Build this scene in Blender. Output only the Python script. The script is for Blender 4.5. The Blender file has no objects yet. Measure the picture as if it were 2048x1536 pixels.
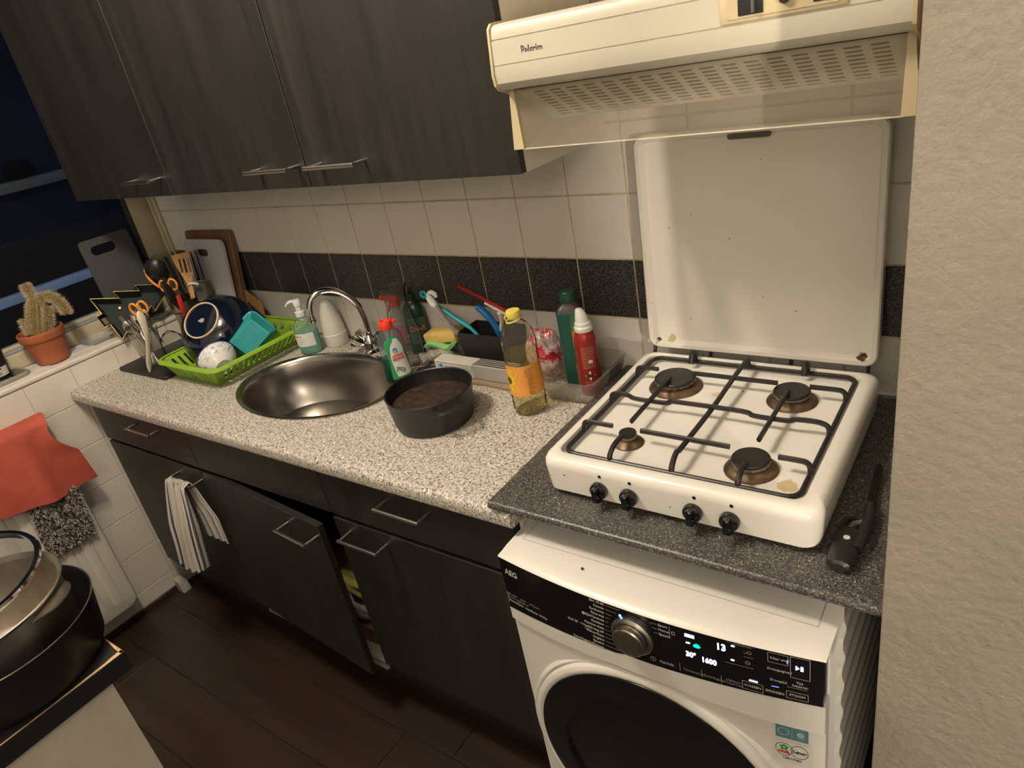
import bpy, bmesh, math, random
from mathutils import Vector, Matrix, Euler
random.seed(7)
PI = math.pi
scene = bpy.context.scene
COL = scene.collection

# ------------------------------------------------------------------ camera
cam_d = bpy.data.cameras.new('camera'); cam = bpy.data.objects.new('camera', cam_d); COL.objects.link(cam)
cam_d.sensor_width = 36.0; cam_d.lens = 1415.49 / 2048 * 36; cam_d.clip_start = 0.02; cam_d.clip_end = 200
rr = (0.81080786, 0.55755955, -0.17809536); dd = (0.11982853, -0.45595191, -0.88190077); ff = (-0.57291512, 0.69371118, -0.43650094)
cam.matrix_world = Matrix(((rr[0], -dd[0], -ff[0], 2.2325), (rr[1], -dd[1], -ff[1], -1.40342), (rr[2], -dd[2], -ff[2], 1.68502), (0, 0, 0, 1)))
scene.camera = cam
# ------------------------------------------------------------------ world: late dusk outside the window
world = bpy.data.worlds.new('dusk'); scene.world = world; world.use_nodes = True
wn = world.node_tree.nodes; wl = world.node_tree.links
wn['Background'].inputs[0].default_value = (0.10, 0.22, 0.60, 1); wn['Background'].inputs[1].default_value = 0.09
# ------------------------------------------------------------------ ceiling lamp bulbs, next-room lamp, added fill light (warm)
def lamp(name, loc, power, radius, col):
    l = bpy.data.lights.new(name, 'POINT'); l.energy = power; l.shadow_soft_size = radius; l.color = col
    o = bpy.data.objects.new(name, l); o.location = loc; COL.objects.link(o); return o
WARM = (1.0, 0.87, 0.70)
lamp('ceiling_bulb', (0.82, -0.98, 2.56), 31, 0.06, WARM)
lamp('ceiling_bulb', (1.02, -1.10, 2.56), 31, 0.06, WARM)
lamp('fill_light', (2.55, -2.55, 2.25), 22, 0.22, WARM)  # added soft fill for the surfaces facing the room
lamp('next_room_lamp', (4.50, -3.228, 1.50), 300, 0.06, WARM)
# ------------------------------------------------------------------ view
vs = scene.view_settings
vs.view_transform = 'Standard'; vs.look = 'None'; vs.gamma = 1.0; vs.use_curve_mapping = False; vs.exposure = 0.31

# ------------------------------------------------------------------ materials
MATS = {}
def _new(name):
    m = bpy.data.materials.new(name); m.use_nodes = True; MATS[name] = m
    nt = m.node_tree; b = nt.nodes['Principled BSDF']; return m, nt, b
def coords(nt, scale=(1, 1, 1), kind='Object'):
    tc = nt.nodes.new('ShaderNodeTexCoord'); mp = nt.nodes.new('ShaderNodeMapping')
    mp.inputs['Scale'].default_value = scale; nt.links.new(tc.outputs[kind], mp.inputs[0]); return mp.outputs[0]
def noise(nt, vec, scale, detail=4, rough=0.55):
    n = nt.nodes.new('ShaderNodeTexNoise'); n.inputs['Scale'].default_value = scale; n.inputs['Detail'].default_value = detail
    n.inputs['Roughness'].default_value = rough; nt.links.new(vec, n.inputs['Vector']); return n.outputs['Fac']
def ramp(nt, fac, stops):
    r = nt.nodes.new('ShaderNodeValToRGB'); e = r.color_ramp.elements
    while len(e) < len(stops): e.new(0.5)
    for el, (p, c) in zip(e, stops): el.position = p; el.color = (*c, 1) if len(c) == 3 else c
    nt.links.new(fac, r.inputs[0]); return r.outputs[0]
def bump(nt, b, h, strength=0.3, dist=0.002):
    n = nt.nodes.new('ShaderNodeBump'); n.inputs['Strength'].default_value = strength; n.inputs['Distance'].default_value = dist
    nt.links.new(h, n.inputs['Height']); nt.links.new(n.outputs[0], b.inputs['Normal'])
def mixc(nt, fac, a, c):
    m = nt.nodes.new('ShaderNodeMix'); m.data_type = 'RGBA'
    for s, v in ((0, fac), (6, a), (7, c)):
        if isinstance(v, bpy.types.NodeSocket): nt.links.new(v, m.inputs[s])
        elif s == 0: m.inputs[0].default_value = v
        else: m.inputs[s].default_value = (*v, 1)
    return m.outputs[2]
def mat(name, col, rough=0.5, metal=0.0, var=0.06, vscale=30, bmp=0, bscale=200, coat=0, spec=0.5, emit=None, es=1, trans=0, sss=0):
    """plain surface with slight mottling"""
    m, nt, b = _new(name)
    v = coords(nt); n = noise(nt, v, vscale)
    lo = tuple(c * (1 - var) for c in col); hi = tuple(min(1, c * (1 + var)) for c in col)
    nt.links.new(ramp(nt, n, [(0.3, lo), (0.7, hi)]), b.inputs['Base Color'])
    b.inputs['Roughness'].default_value = rough; b.inputs['Metallic'].default_value = metal
    b.inputs['Coat Weight'].default_value = coat; b.inputs['Specular IOR Level'].default_value = spec
    if bmp: bump(nt, b, noise(nt, v, bscale, 6), bmp, 0.0032 if bmp >= 1.0 else 0.002)
    if emit: b.inputs['Emission Color'].default_value = (*emit, 1); b.inputs['Emission Strength'].default_value = es
    return m
def clear(name, col, body=0.12, bodycol=None, rough=0.06, thick=0.0):
    """thin clear plastic / glass wall: see-through, tinted, glossy by angle"""
    m, nt, b = _new(name); out = nt.nodes['Material Output']
    t = nt.nodes.new('ShaderNodeBsdfTransparent'); t.inputs[0].default_value = (*col, 1)
    b.inputs['Base Color'].default_value = (*(bodycol or col), 1); b.inputs['Roughness'].default_value = rough
    n = noise(nt, coords(nt), 40); mm = nt.nodes.new('ShaderNodeMath'); mm.operation = 'MULTIPLY_ADD'
    mm.inputs[1].default_value = body * 0.4; mm.inputs[2].default_value = body * 0.8; nt.links.new(n, mm.inputs[0])
    s1 = nt.nodes.new('ShaderNodeMixShader'); nt.links.new(mm.outputs[0], s1.inputs[0]); nt.links.new(t.outputs[0], s1.inputs[1]); nt.links.new(b.outputs[0], s1.inputs[2])
    g = nt.nodes.new('ShaderNodeBsdfGlossy'); g.inputs[1].default_value = rough
    lw = nt.nodes.new('ShaderNodeLayerWeight'); lw.inputs[0].default_value = 0.06
    s2 = nt.nodes.new('ShaderNodeMixShader'); nt.links.new(lw.outputs['Fresnel'], s2.inputs[0]); nt.links.new(s1.outputs[0], s2.inputs[1]); nt.links.new(g.outputs[0], s2.inputs[2])
    nt.links.new(s2.outputs[0], out.inputs[0]); return m

def wood(name, dark, light, axis='z', scale=18, rough=0.45, bmp=0.25, stretch=0.06):
    m, nt, b = _new(name)
    sc = {'x': (stretch, 1, 1), 'y': (1, stretch, 1), 'z': (1, 1, stretch)}[axis]
    v = coords(nt, sc); n1 = noise(nt, v, scale, 6, 0.65); n2 = noise(nt, v, scale * 9, 3)
    a = nt.nodes.new('ShaderNodeMath'); a.operation = 'MULTIPLY_ADD'; nt.links.new(n2, a.inputs[0]); a.inputs[1].default_value = 0.45; nt.links.new(n1, a.inputs[2])
    nt.links.new(ramp(nt, a.outputs[0], [(0.5, dark), (0.95, light)]), b.inputs['Base Color'])
    b.inputs['Roughness'].default_value = rough; bump(nt, b, a.outputs[0], bmp, 0.0015); return m
def speckle(name, base, flecks, rough=0.4, scale=300, bmp=0.0):
    """stone-print laminate: base colour and flecks (threshold, colour, scale)"""
    m, nt, b = _new(name); v = coords(nt); cur = base
    for th, c, s in flecks:
        n = noise(nt, v, s, 2, 0.6); f = ramp(nt, n, [(th, (0, 0, 0)), (th + 0.035, (1, 1, 1))]); cur = mixc(nt, f, cur, c)
    nt.links.new(cur, b.inputs['Base Color']); b.inputs['Roughness'].default_value = rough
    if bmp: bump(nt, b, noise(nt, v, 400, 2), bmp, 0.0008)
    return m

M_tile = mat('glazed_white_tile', (0.66, 0.63, 0.58), 0.22, var=0.05, vscale=6, bmp=0.06, bscale=14)
M_tile_l = mat('glazed_cream_tile', (0.72, 0.67, 0.58), 0.28, var=0.05, vscale=6, bmp=0.06, bscale=14)
M_grout = mat('aged_grout', (0.50, 0.41, 0.28), 0.9, var=0.25, vscale=25)
M_grout_l = mat('pale_grout', (0.52, 0.47, 0.38), 0.9, var=0.15, vscale=25)
M_black_tile = speckle('black_speckled_tile', (0.012, 0.011, 0.011), [(0.55, (0.10, 0.09, 0.085), 300), (0.62, (0.24, 0.22, 0.21), 420)], 0.35)
M_paint = mat('cream_wall_paint', (0.42, 0.385, 0.28), 0.75, var=0.05, vscale=4, bmp=0.1, bscale=60)
M_plaster = mat('textured_plaster', (0.255, 0.226, 0.178), 0.8, var=0.07, vscale=5, bmp=1.0, bscale=70)
M_ceiling = mat('ceiling_paint', (0.84, 0.83, 0.80), 0.85)
M_room = mat('light_room_paint', (0.78, 0.75, 0.69), 0.8)
M_counter = speckle('grey_granite_laminate', (0.58, 0.54, 0.47), [(0.50, (0.40, 0.365, 0.31), 150), (0.565, (0.20, 0.175, 0.145), 170), (0.60, (0.065, 0.055, 0.045), 190), (0.62, (0.80, 0.76, 0.68), 130)], 0.42)
M_slab = speckle('charcoal_granite_laminate', (0.030, 0.028, 0.025), [(0.50, (0.085, 0.078, 0.068), 260), (0.60, (0.24, 0.22, 0.19), 330), (0.69, (0.75, 0.71, 0.6), 230)], 0.38)
M_door = wood('dark_oak_foil', (0.0085, 0.0074, 0.0064), (0.025, 0.0214, 0.0182), 'z', 34, 0.46, 0.5, 0.05)
M_door_edge = mat('dark_edge_band', (0.030, 0.025, 0.021), 0.45)
M_white_panel = mat('white_melamine', (0.72, 0.68, 0.58), 0.5, var=0.03)
M_carcass = mat('dark_carcass', (0.012, 0.010, 0.009), 0.6)
M_steel = mat('brushed_steel', (0.46, 0.44, 0.41), 0.32, 1.0, var=0.06, vscale=60)
M_sink = mat('satin_sink_steel', (0.36, 0.33, 0.30), 0.27, 1.0, var=0.05, vscale=25)
M_chrome = mat('polished_chrome', (0.72, 0.70, 0.67), 0.07, 1.0, var=0.03)
M_frame = mat('cream_window_paint', (0.52, 0.46, 0.32), 0.5, var=0.08, vscale=12)
M_silver = mat('grey_paint_strip', (0.30, 0.31, 0.34), 0.45)
M_glass = clear('window_glass', (0.86, 0.90, 0.94), 0.015, (0.1, 0.1, 0.12), 0.01)
M_black = mat('matt_black_plastic', (0.012, 0.012, 0.012), 0.45)
M_gloss_black = mat('gloss_black', (0.008, 0.008, 0.009), 0.12, coat=0.4)
M_white = mat('white_plastic', (0.74, 0.72, 0.68), 0.35, var=0.03)
M_red = mat('red_plastic', (0.62, 0.035, 0.02), 0.35)

# ------------------------------------------------------------------ mesh helpers
def V3(p): return Vector(p)
def box(bm, x0, x1, y0, y1, z0, z1, bev=0.0, seg=2):
    r = bmesh.ops.create_cube(bm, size=1.0); vs_ = r['verts']
    for v in vs_:
        v.co = Vector((x0 + (v.co.x + 0.5) * (x1 - x0), y0 + (v.co.y + 0.5) * (y1 - y0), z0 + (v.co.z + 0.5) * (z1 - z0)))
    if bev:
        es = list({e for v in vs_ for e in v.link_edges})
        bmesh.ops.bevel(bm, geom=es, offset=bev, segments=seg, profile=0.5, affect='EDGES', clamp_overlap=True)
    return bm
def loft(bm, rings, cap0=True, cap1=True, closed=True):
    """rings: lists of points (same length) joined by quads"""
    vr = [[bm.verts.new(p) for p in r] for r in rings]
    n = len(vr[0])
    for a, b in zip(vr[:-1], vr[1:]):
        for i in range(n if closed else n - 1):
            j = (i + 1) % n
            try: bm.faces.new((a[i], a[j], b[j], b[i]))
            except ValueError: pass
    if cap0 and n > 2: bm.faces.new(list(reversed(vr[0])))
    if cap1 and n > 2: bm.faces.new(vr[-1])
    return vr
def lathe(bm, prof, n=32, c=(0, 0, 0), sx=1.0, sy=1.0):
    """profile of (radius, z); a radius of 0 closes the end"""
    c = Vector(c); rows = []
    for r, z in prof:
        if r < 1e-6: rows.append([bm.verts.new(c + Vector((0, 0, z)))])
        else: rows.append([bm.verts.new(c + Vector((r * sx * math.cos(2 * PI * i / n), r * sy * math.sin(2 * PI * i / n), z))) for i in range(n)])
    for a, b in zip(rows[:-1], rows[1:]):
        for i in range(n):
            j = (i + 1) % n
            if len(a) == 1 and len(b) == 1: continue
            if len(a) == 1: bm.faces.new((a[0], b[j], b[i]))
            elif len(b) == 1: bm.faces.new((a[i], a[j], b[0]))
            else: bm.faces.new((a[i], a[j], b[j], b[i]))
    return bm
def frames(pts):
    pts = [Vector(p) for p in pts]; out = []; up = None
    for i, p in enumerate(pts):
        t = (pts[min(i + 1, len(pts) - 1)] - pts[max(i - 1, 0)]).normalized()
        if up is None: up = Vector((0, 0, 1)) if abs(t.z) < 0.9 else Vector((1, 0, 0))
        s = t.cross(up).normalized(); up = s.cross(t).normalized(); out.append((p, s, up))
    return out
def tube(bm, pts, r, n=10, caps=True, flat=1.0, closed=False):
    fr = frames(pts); rs = r if isinstance(r, (list, tuple)) else [r] * len(fr)
    rings = [[p + s * (q * math.cos(2 * PI * k / n)) + u * (q * flat * math.sin(2 * PI * k / n)) for k in range(n)] for (p, s, u), q in zip(fr, rs)]
    if closed: rings.append(rings[0])
    loft(bm, rings, caps and not closed, caps and not closed); return bm
def cyl(bm, p0, p1, r0, r1=None, n=20): return tube(bm, [p0, p1], [r0, r0 if r1 is None else r1], n)
def rrect(x0, x1, y0, y1, r, k=5):
    out = []
    for cx, cy, a0 in ((x1 - r, y1 - r, 0), (x0 + r, y1 - r, 90), (x0 + r, y0 + r, 180), (x1 - r, y0 + r, 270)):
        for i in range(k + 1):
            a = math.radians(a0 + 90 * i / k); out.append((cx + r * math.cos(a), cy + r * math.sin(a)))
    return out
def inset(poly, d):
    """shrink an outline about its own shape by d (works for convex outlines)"""
    n = len(poly); out = []
    for i in range(n):
        p0, p1, p2 = Vector(poly[i - 1]), Vector(poly[i]), Vector(poly[(i + 1) % n])
        a = (p1 - p0); b = (p2 - p1)
        if a.length < 1e-9: a = b
        if b.length < 1e-9: b = a
        na = Vector((-a.y, a.x)).normalized(); nb = Vector((-b.y, b.x)).normalized(); m = (na + nb)
        m = m.normalized() * (d / max(0.35, m.normalized().dot(na))) if m.length > 1e-6 else na * d
        out.append((p1.x + m.x, p1.y + m.y))
    return out
def prism(bm, poly, a0, a1, plane='xy', bev=0.0):
    """extrude an outline; plane xy -> z, xz -> y, yz -> x"""
    def P(p, a): return {'xy': (p[0], p[1], a), 'xz': (p[0], a, p[1]), 'yz': (a, p[0], p[1])}[plane]
    if bev:
        q = inset(poly, bev); s = 1 if a1 > a0 else -1
        rings = [[P(p, a0) for p in q], [P(p, a0 + s * bev) for p in poly], [P(p, a1 - s * bev) for p in poly], [P(p, a1) for p in q]]
    else: rings = [[P(p, a0) for p in poly], [P(p, a1) for p in poly]]
    loft(bm, rings); return bm
def fill_holes(bm, outer, holes, P):
    """flat face with holes; P maps 2d -> 3d; returns nothing"""
    es = []
    for lp in [outer] + holes:
        vs_ = [bm.verts.new(P(p)) for p in lp]
        for i in range(len(vs_)): es.append(bm.edges.new((vs_[i], vs_[(i + 1) % len(vs_)])))
    r = bmesh.ops.triangle_fill(bm, use_beauty=True, use_dissolve=False, edges=es)
    # drop whatever was filled inside a hole
    inv = {}
    cent = [(sum(p[0] for p in h) / len(h), sum(p[1] for p in h) / len(h), [tuple(round(c, 5) for c in P(p)) for p in h]) for h in holes]
    hs = [set(c[2]) for c in cent]; dead = []
    own = {}
    for i, s_ in enumerate(hs):
        for k in s_: own[k] = i
    for f in [g for g in r['geom'] if isinstance(g, bmesh.types.BMFace)]:
        ids = {own.get(tuple(round(c, 5) for c in v.co), -1) for v in f.verts}
        if len(ids) == 1 and -1 not in ids: dead.append(f)
    bmesh.ops.delete(bm, geom=dead, context='FACES')
def sheet(bm, grid, th=0.0):
    """grid of points -> surface; with thickness th both faces"""
    R = len(grid); Cn = len(grid[0])
    vs_ = [[bm.verts.new(p) for p in row] for row in grid]
    fs = [bm.faces.new((vs_[i][j], vs_[i][j + 1], vs_[i + 1][j + 1], vs_[i + 1][j])) for i in range(R - 1) for j in range(Cn - 1)]
    if th:
        bm.normal_update(); bmesh.ops.solidify(bm, geom=fs, thickness=th)
    return bm
def mesh(bm, name, smooth=35):
    bmesh.ops.remove_doubles(bm, verts=bm.verts, dist=1e-6)
    bmesh.ops.recalc_face_normals(bm, faces=bm.faces)
    me = bpy.data.meshes.new(name); bm.to_mesh(me); bm.free()
    if smooth:
        for p in me.polygons: p.use_smooth = True
        me.set_sharp_from_angle(angle=math.radians(smooth))
    return me
def obj(name, bm, m, parent=None, smooth=35, loc=None, rot=None):
    me = bm if isinstance(bm, bpy.types.Mesh) else mesh(bm, name, smooth)
    o = bpy.data.objects.new(name, me); COL.objects.link(o)
    if m is not None and len(me.materials) == 0: me.materials.append(m)
    if parent: o.parent = parent
    if loc: o.location = loc
    if rot: o.rotation_euler = rot
    return o
def B(): return bmesh.new()
def tag(o, label, cat=None, group=None, kind=None):
    o['label'] = label
    if cat: o['category'] = cat
    if group: o['group'] = group
    if kind: o['kind'] = kind
    return o
def thing(name, label, cat, loc=(0, 0, 0), rot=(0, 0, 0), group=None):
    o = bpy.data.objects.new(name, None); COL.objects.link(o); o.empty_display_size = 0.02
    o.location = loc; o.rotation_euler = rot if len(rot) == 3 else rot
    return tag(o, label, cat, group)
def aim(axis, roll=0.0):
    """rotation whose local z points along axis"""
    return Vector(axis).to_track_quat('Z', 'Y').to_matrix().to_4x4() @ Matrix.Rotation(roll, 4, 'Z')
def setm(o, loc, R): o.matrix_world = Matrix.Translation(loc) @ R; return o
def text_mesh(s, size, extrude=0.0002, align='LEFT', spacing=1.0, bold=0.0, width=None):
    cu = bpy.data.curves.new('lettering', 'FONT'); cu.body = s; cu.size = size; cu.extrude = extrude; cu.align_x = align; cu.space_character = spacing; cu.offset = bold
    cu.resolution_u = 3
    t = bpy.data.objects.new('t', cu); COL.objects.link(t)
    bpy.context.view_layer.update()
    me = bpy.data.meshes.new_from_object(t.evaluated_get(bpy.context.evaluated_depsgraph_get()))
    bpy.data.objects.remove(t); bpy.data.curves.remove(cu); me.materials.clear(); return me
def add_text(bm, s, size, fn, align='LEFT', spacing=1.0, bold=0.0, sx=1.0, extrude=0.0002):
    """append lettering to bm, mapped by fn(u, v, w) -> point"""
    me = text_mesh(s, size, extrude, align, spacing, bold); b2 = bmesh.new(); b2.from_mesh(me); bpy.data.meshes.remove(me)
    mp = {}
    for v in b2.verts: mp[v.index] = bm.verts.new(fn(v.co.x * sx, v.co.y, v.co.z))
    for f in b2.faces:
        try: bm.faces.new([mp[v.index] for v in f.verts])
        except ValueError: pass
    b2.free()
def catmull(pts, k=6):
    P = [Vector(p) for p in pts]; P = [P[0] * 2 - P[1]] + P + [P[-1] * 2 - P[-2]]; out = []
    for i in range(1, len(P) - 2):
        for s in range(k):
            t = s / k; a, b, c, d = P[i - 1:i + 3]
            out.append(0.5 * ((2 * b) + (c - a) * t + (2 * a - 5 * b + 4 * c - d) * t * t + (3 * b - a - 3 * c + d) * t ** 3))
    out.append(P[-2]); return out
# ================================================================== THE SETTING
ZC = 0.893       # light worktop
ZD = 0.910       # dark worktop
# floor of dark planks along x
fl = obj('floor', box(B(), -0.60, 3.4, -3.2, 0.10, -0.05, -0.004), mat('floor_underlay', (0.012, 0.008, 0.006), 0.8))
tag(fl, 'dark brown wooden plank floor in front of the cabinets', 'floor', kind='structure')
M_planks = [wood('dark_oak_plank', (0.011, 0.0055, 0.003), (0.030, 0.016, 0.0085), 'x', 22, 0.36, 0.35, 0.05),
            wood('dark_oak_plank_b', (0.009, 0.0045, 0.0025), (0.025, 0.013, 0.007), 'x', 22, 0.38, 0.35, 0.05),
            wood('dark_oak_plank_c', (0.013, 0.007, 0.0038), (0.034, 0.0185, 0.010), 'x', 22, 0.34, 0.35, 0.05)]
pm = {}
rows = [(-0.822 + 0.188 * k) for k in range(-6, 5)]
for ri, y0 in enumerate(rows):
    joints = {-0.822: [0.962 - 1.28, 0.962]}.get(round(y0, 3), [random.uniform(-0.2, 0.9) - 1.28 + 1.28 * 0])
    xs = sorted({-0.60, 3.4, *[j for j in [joints[-1] - 1.28, joints[-1], joints[-1] + 1.28, joints[-1] + 2.56] if -0.45 < j < 3.25]})
    for a, b_ in zip(xs[:-1], xs[1:]):
        o = obj('plank', box(B(), a + 0.0008, b_ - 0.0008, y0 + 0.0008, min(y0 + 0.1872, 0.09), -0.004, 0.0, 0.0009, 1), M_planks[random.randrange(3)], fl)

# back wall
wb = obj('wall_back', box(B(), -0.62, 3.4, 0.004, 0.12, -0.05, 2.70), M_paint)
tag(wb, 'tiled back wall with a black speckled tile band above the worktop', 'wall', kind='structure')
obj('grout', box(B(), -0.437, 2.135, -0.0016, 0.006, ZC, 1.640), M_grout, wb)
def tile_mesh(w, h, m, bev=0.0010):
    me = mesh(box(B(), 0, w, -0.0030, 0.003, 0, h, bev, 1), 'tile', 30); me.materials.append(m); return me
tcache = {}
def put_tile(w, h, m, loc, rot, parent):
    k = (round(w, 4), round(h, 4), m.name)
    if k not in tcache: tcache[k] = tile_mesh(w, h, m)
    o = obj('tile', tcache[k], None, parent, loc=loc, rot=rot); return o
zrows = [(ZC, 1.036, M_tile), (1.036, 1.182, M_black_tile), (1.182, 1.333, M_tile), (1.333, 1.484, M_tile), (1.484, 1.637, M_tile)]
for z0, z1, m in zrows:
    for k in range(-3, 15):
        x0 = max(0.15 * k, -0.435); x1 = min(0.15 * k + 0.15, 2.122)
        if z0 > 1.48 and x1 < 1.4: continue
        put_tile(x1 - x0 - 0.0036, z1 - z0 - 0.0036, m, (x0 + 0.0018, -0.0005 + random.uniform(-0.0003, 0.0003), z0 + 0.0018), None, wb)

# left wall below the window, tiled
XL = -0.329
wl_ = obj('wall_left', box(B(), -0.56, XL - 0.004, -3.2, 0.004, -0.05, 0.965), M_paint)
tag(wl_, 'cream tiled wall under the window beside the radiator', 'wall', kind='structure')
obj('grout', box(B(), XL - 0.006, XL + 0.0014, -1.75, 0.0, 0.0, 0.964), M_grout_l, wl_)
gz = [0.0, 0.082, 0.234, 0.386, 0.538, 0.690, 0.842, 0.9655]
for z0, z1 in zip(gz[:-1], gz[1:]):
    for k in range(-2, 8):
        y1 = min(-0.411 - 0.152 * k, -0.001); y0 = -0.411 - 0.152 * (k + 1)
        w = y1 - y0 - 0.0028
        if w < 0.02: continue
        put_tile(w, z1 - z0 - 0.0028, M_tile_l, (XL + random.uniform(-0.0003, 0.0003), y0 + 0.0014, z0 + 0.0014), (0, 0, PI / 2), wl_)
sl = obj('trim_1', box(B(), -0.56, XL + 0.006, -3.2, 0.0, 0.966, 0.984, 0.006, 3), M_tile_l)
tag(sl, 'white painted window sill carrying the plant pots', 'sill', kind='structure')
bb = obj('baseboard_left', box(B(), XL + 0.0045, XL + 0.012, -1.75, -0.57, 0.0, 0.022, 0.002, 1), mat('dark_plinth_strip', (0.03, 0.02, 0.015), 0.5))
tag(bb, 'dark thin skirting strip at the foot of the tiled wall', 'baseboard', kind='structure')

# window in the left wall
wd = thing('window_1', 'dark night window above the sill with cream frame', 'window', (-0.505, -0.6, 0.984)); wd['kind'] = 'structure'
def wpart(name, x0, x1, y0, y1, z0, z1, m, bev=0.003, par=None):
    o = obj(name, box(B(), x0 + 0.505, x1 + 0.505, y0 + 0.6, y1 + 0.6, z0 - 0.984, z1 - 0.984, bev, 2), m, wd); return o
wpart('bottom_rail', -0.545, -0.480, -3.1, -0.004, 0.985, 1.036, M_frame)
wpart('glazing_bead', -0.540, -0.488, -3.1, -0.095, 1.036, 1.046, M_silver)
wpart('glazing_strip', -0.535, -0.497, -3.1, -0.095, 1.046, 1.058, M_frame)
wpart('side_stile', -0.545, -0.487, -0.088, -0.001, 1.036, 2.45, M_frame, 0.004)
wpart('side_bead', -0.535, -0.4865, -0.097, -0.088, 1.058, 2.45, mat('dark_gasket', (0.03, 0.03, 0.028), 0.6), 0.001)
wpart('reveal_board', -0.487, -0.437, -0.010, -0.001, 0.985, 2.45, M_frame, 0.003)
wpart('reveal_batten', -0.476, -0.458, -0.016, -0.010, 0.985, 2.45, M_frame, 0.003)
wpart('top_rail', -0.545, -0.480, -3.1, -0.002, 2.45, 2.53, M_frame)
obj('pane', box(B(), -0.006, 0.0, -2.5, 0.505, 0.070, 1.47), M_glass, wd)
# right pier, right wall, wall behind the camera, ceiling
wr = obj('wall_right', box(B(), 2.1275, 3.4, -0.610, 0.004, -0.05, 2.70, 0.004, 2), M_plaster)
tag(wr, 'beige textured plaster wall end beside the cooker', 'wall', kind='structure')
tag(obj('wall_side', box(B(), 3.30, 3.42, -3.2, -2.08, -0.05, 2.72), M_room), 'plain beige side wall of the kitchen, unseen, its end shaping the next-room light', 'wall', kind='structure')  # unseen wall; its end is set to trim the next-room light to a strip
tag(obj('wall_front', box(B(), -0.56, 3.4, -3.3, -3.15, -0.05, 2.72), M_room), 'plain beige wall opposite the worktop', 'wall', kind='structure')
tag(obj('ceiling', box(B(), -0.62, 3.4, -3.3, 0.1, 2.68, 2.75), M_ceiling), 'plain white kitchen ceiling', 'ceiling', kind='structure')
tag(obj('wall_lintel', box(B(), -0.62, -0.45, -3.2, 0.004, 2.46, 2.70), M_paint), 'cream wall strip above the window', 'wall', kind='structure')

# outside the window
gd = obj('ground_outside', box(B(), -14, -0.75, -9, 9, -0.30, -0.2), mat('dark_asphalt', (0.012, 0.012, 0.013), 0.8))
tag(gd, 'dark ground outside the window', 'ground', kind='structure')
rl = thing('balcony_rail', 'blue metal rail outside the night window', 'rail', (-1.4, 0, 0))
obj('handrail', box(B(), -0.02, 0.02, -2.6, 1.6, 1.018, 1.060, 0.004, 2), mat('blue_rail_paint', (0.42, 0.55, 0.80), 0.35, 0.2), rl)
for y in (-2.4, 1.4): obj('rail_post', box(B(), -0.015, 0.015, y - 0.015, y + 0.015, -0.2, 1.03), mat('blue_post', (0.1, 0.16, 0.3), 0.5), rl)
fw = obj('garden_wall', box(B(), -4.2, -4.0, -3, 5, -0.2, 0.95, 0.02, 2), mat('dark_brick_wall', (0.05, 0.035, 0.03), 0.8))
tag(fw, 'dark low garden wall outside the night window', 'wall', kind='structure')
pv = obj('far_ledge', box(B(), -5.75, -5.55, -2.0, 2.02, 1.20, 1.30, 0.02, 2), mat('pale_render', (0.50, 0.47, 0.36), 0.8))
for yy, zz in ((0.35, 1.31), (1.1, 1.31), (1.55, 1.31)):
    tag(obj('ledge_shrub', lathe(B(), [(0, 0), (0.10, 0.01), (0.14, 0.07), (0.10, 0.16), (0, 0.18)], 10), mat('black_shrub', (0.006, 0.008, 0.006), 0.9), loc=(-5.62, yy, 1.30)), 'dark clump on the far pale ledge outside, %s' % {0.35: 'nearest the photo edge', 1.1: 'in the middle', 1.55: 'nearest the cabinet'}[yy], 'shrub')
fb_ = obj('sky_backdrop', box(B(), -7.2, -6.0, -7, 9, -0.2, 7.0), mat('night_backdrop', (0.035, 0.05, 0.085), 0.8))  # dark box added to block the low sky and keep the window view dark
tag(fb_, 'dark far building added outside the window to block the low sky', 'backdrop', kind='structure')
lamp('ledge_light', (-4.9, 0.5, 1.75), 1.6, 0.05, (1.0, 0.92, 0.7))  # light added only to brighten the pale ledge
tag(pv, 'pale far ledge outside the dark window', 'ledge', kind='structure')
# ================================================================== WORKTOPS
def nose(y0, y1, z0, z1, r):
    """worktop end outline (y,z): back y1, rounded front y0"""
    pts = [(y1, z1)]
    for i in range(7):
        a = PI / 2 * i / 6; pts.append((y0 + r - r * math.sin(a), z1 - r + r * math.cos(a)))
    r2 = 0.006
    for i in range(4):
        a = PI / 2 * i / 3; pts.append((y0 + r2 - r2 * math.cos(a), z0 + r2 - r2 * math.sin(a)))
    pts.append((y1, z0)); return pts
SX, SY, SA, SB = 0.605, -0.297, 0.291, 0.197      # sink oval
wt = B(); x0, x1 = XL + 0.005, 1.497; y0 = -0.600
pr = nose(y0, -0.006, 0.856, ZC, 0.016)
rings = [[(x, p[0], p[1]) for p in pr[1:-1]] for x in (x0, x1)]
vr = loft(wt, rings, False, False, closed=False)
for x in (x0, x1): wt.faces.new([wt.verts.new((x, *p)) for p in pr])
hole = [(SX + (SA - 0.012) * math.cos(2 * PI * i / 48), SY + (SB - 0.012) * math.sin(2 * PI * i / 48)) for i in range(48)]
fill_holes(wt, [(x0, -0.006), (x0, pr[1][0]), (x1, pr[1][0]), (x1, -0.006)], [hole], lambda p: (p[0], p[1], ZC))
w1 = obj('worktop', wt, M_counter); tag(w1, 'light grey speckled worktop with a round-nosed front edge around the sink', 'worktop')
wt = B(); pr = nose(-0.602, -0.006, 0.8935, ZD, 0.009)
xa, xb = 1.452, 2.1265
rings = [[(x + (0.010 if q else 0) * s, p[0] + (0.006 if (q and p[0] < -0.5) else 0), p[1] - (0.003 if q and p[1] > 0.9 else 0) * 1) for p in pr] for x, q, s in ((xa, 0, 0), (xb, 0, 0))]
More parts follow.
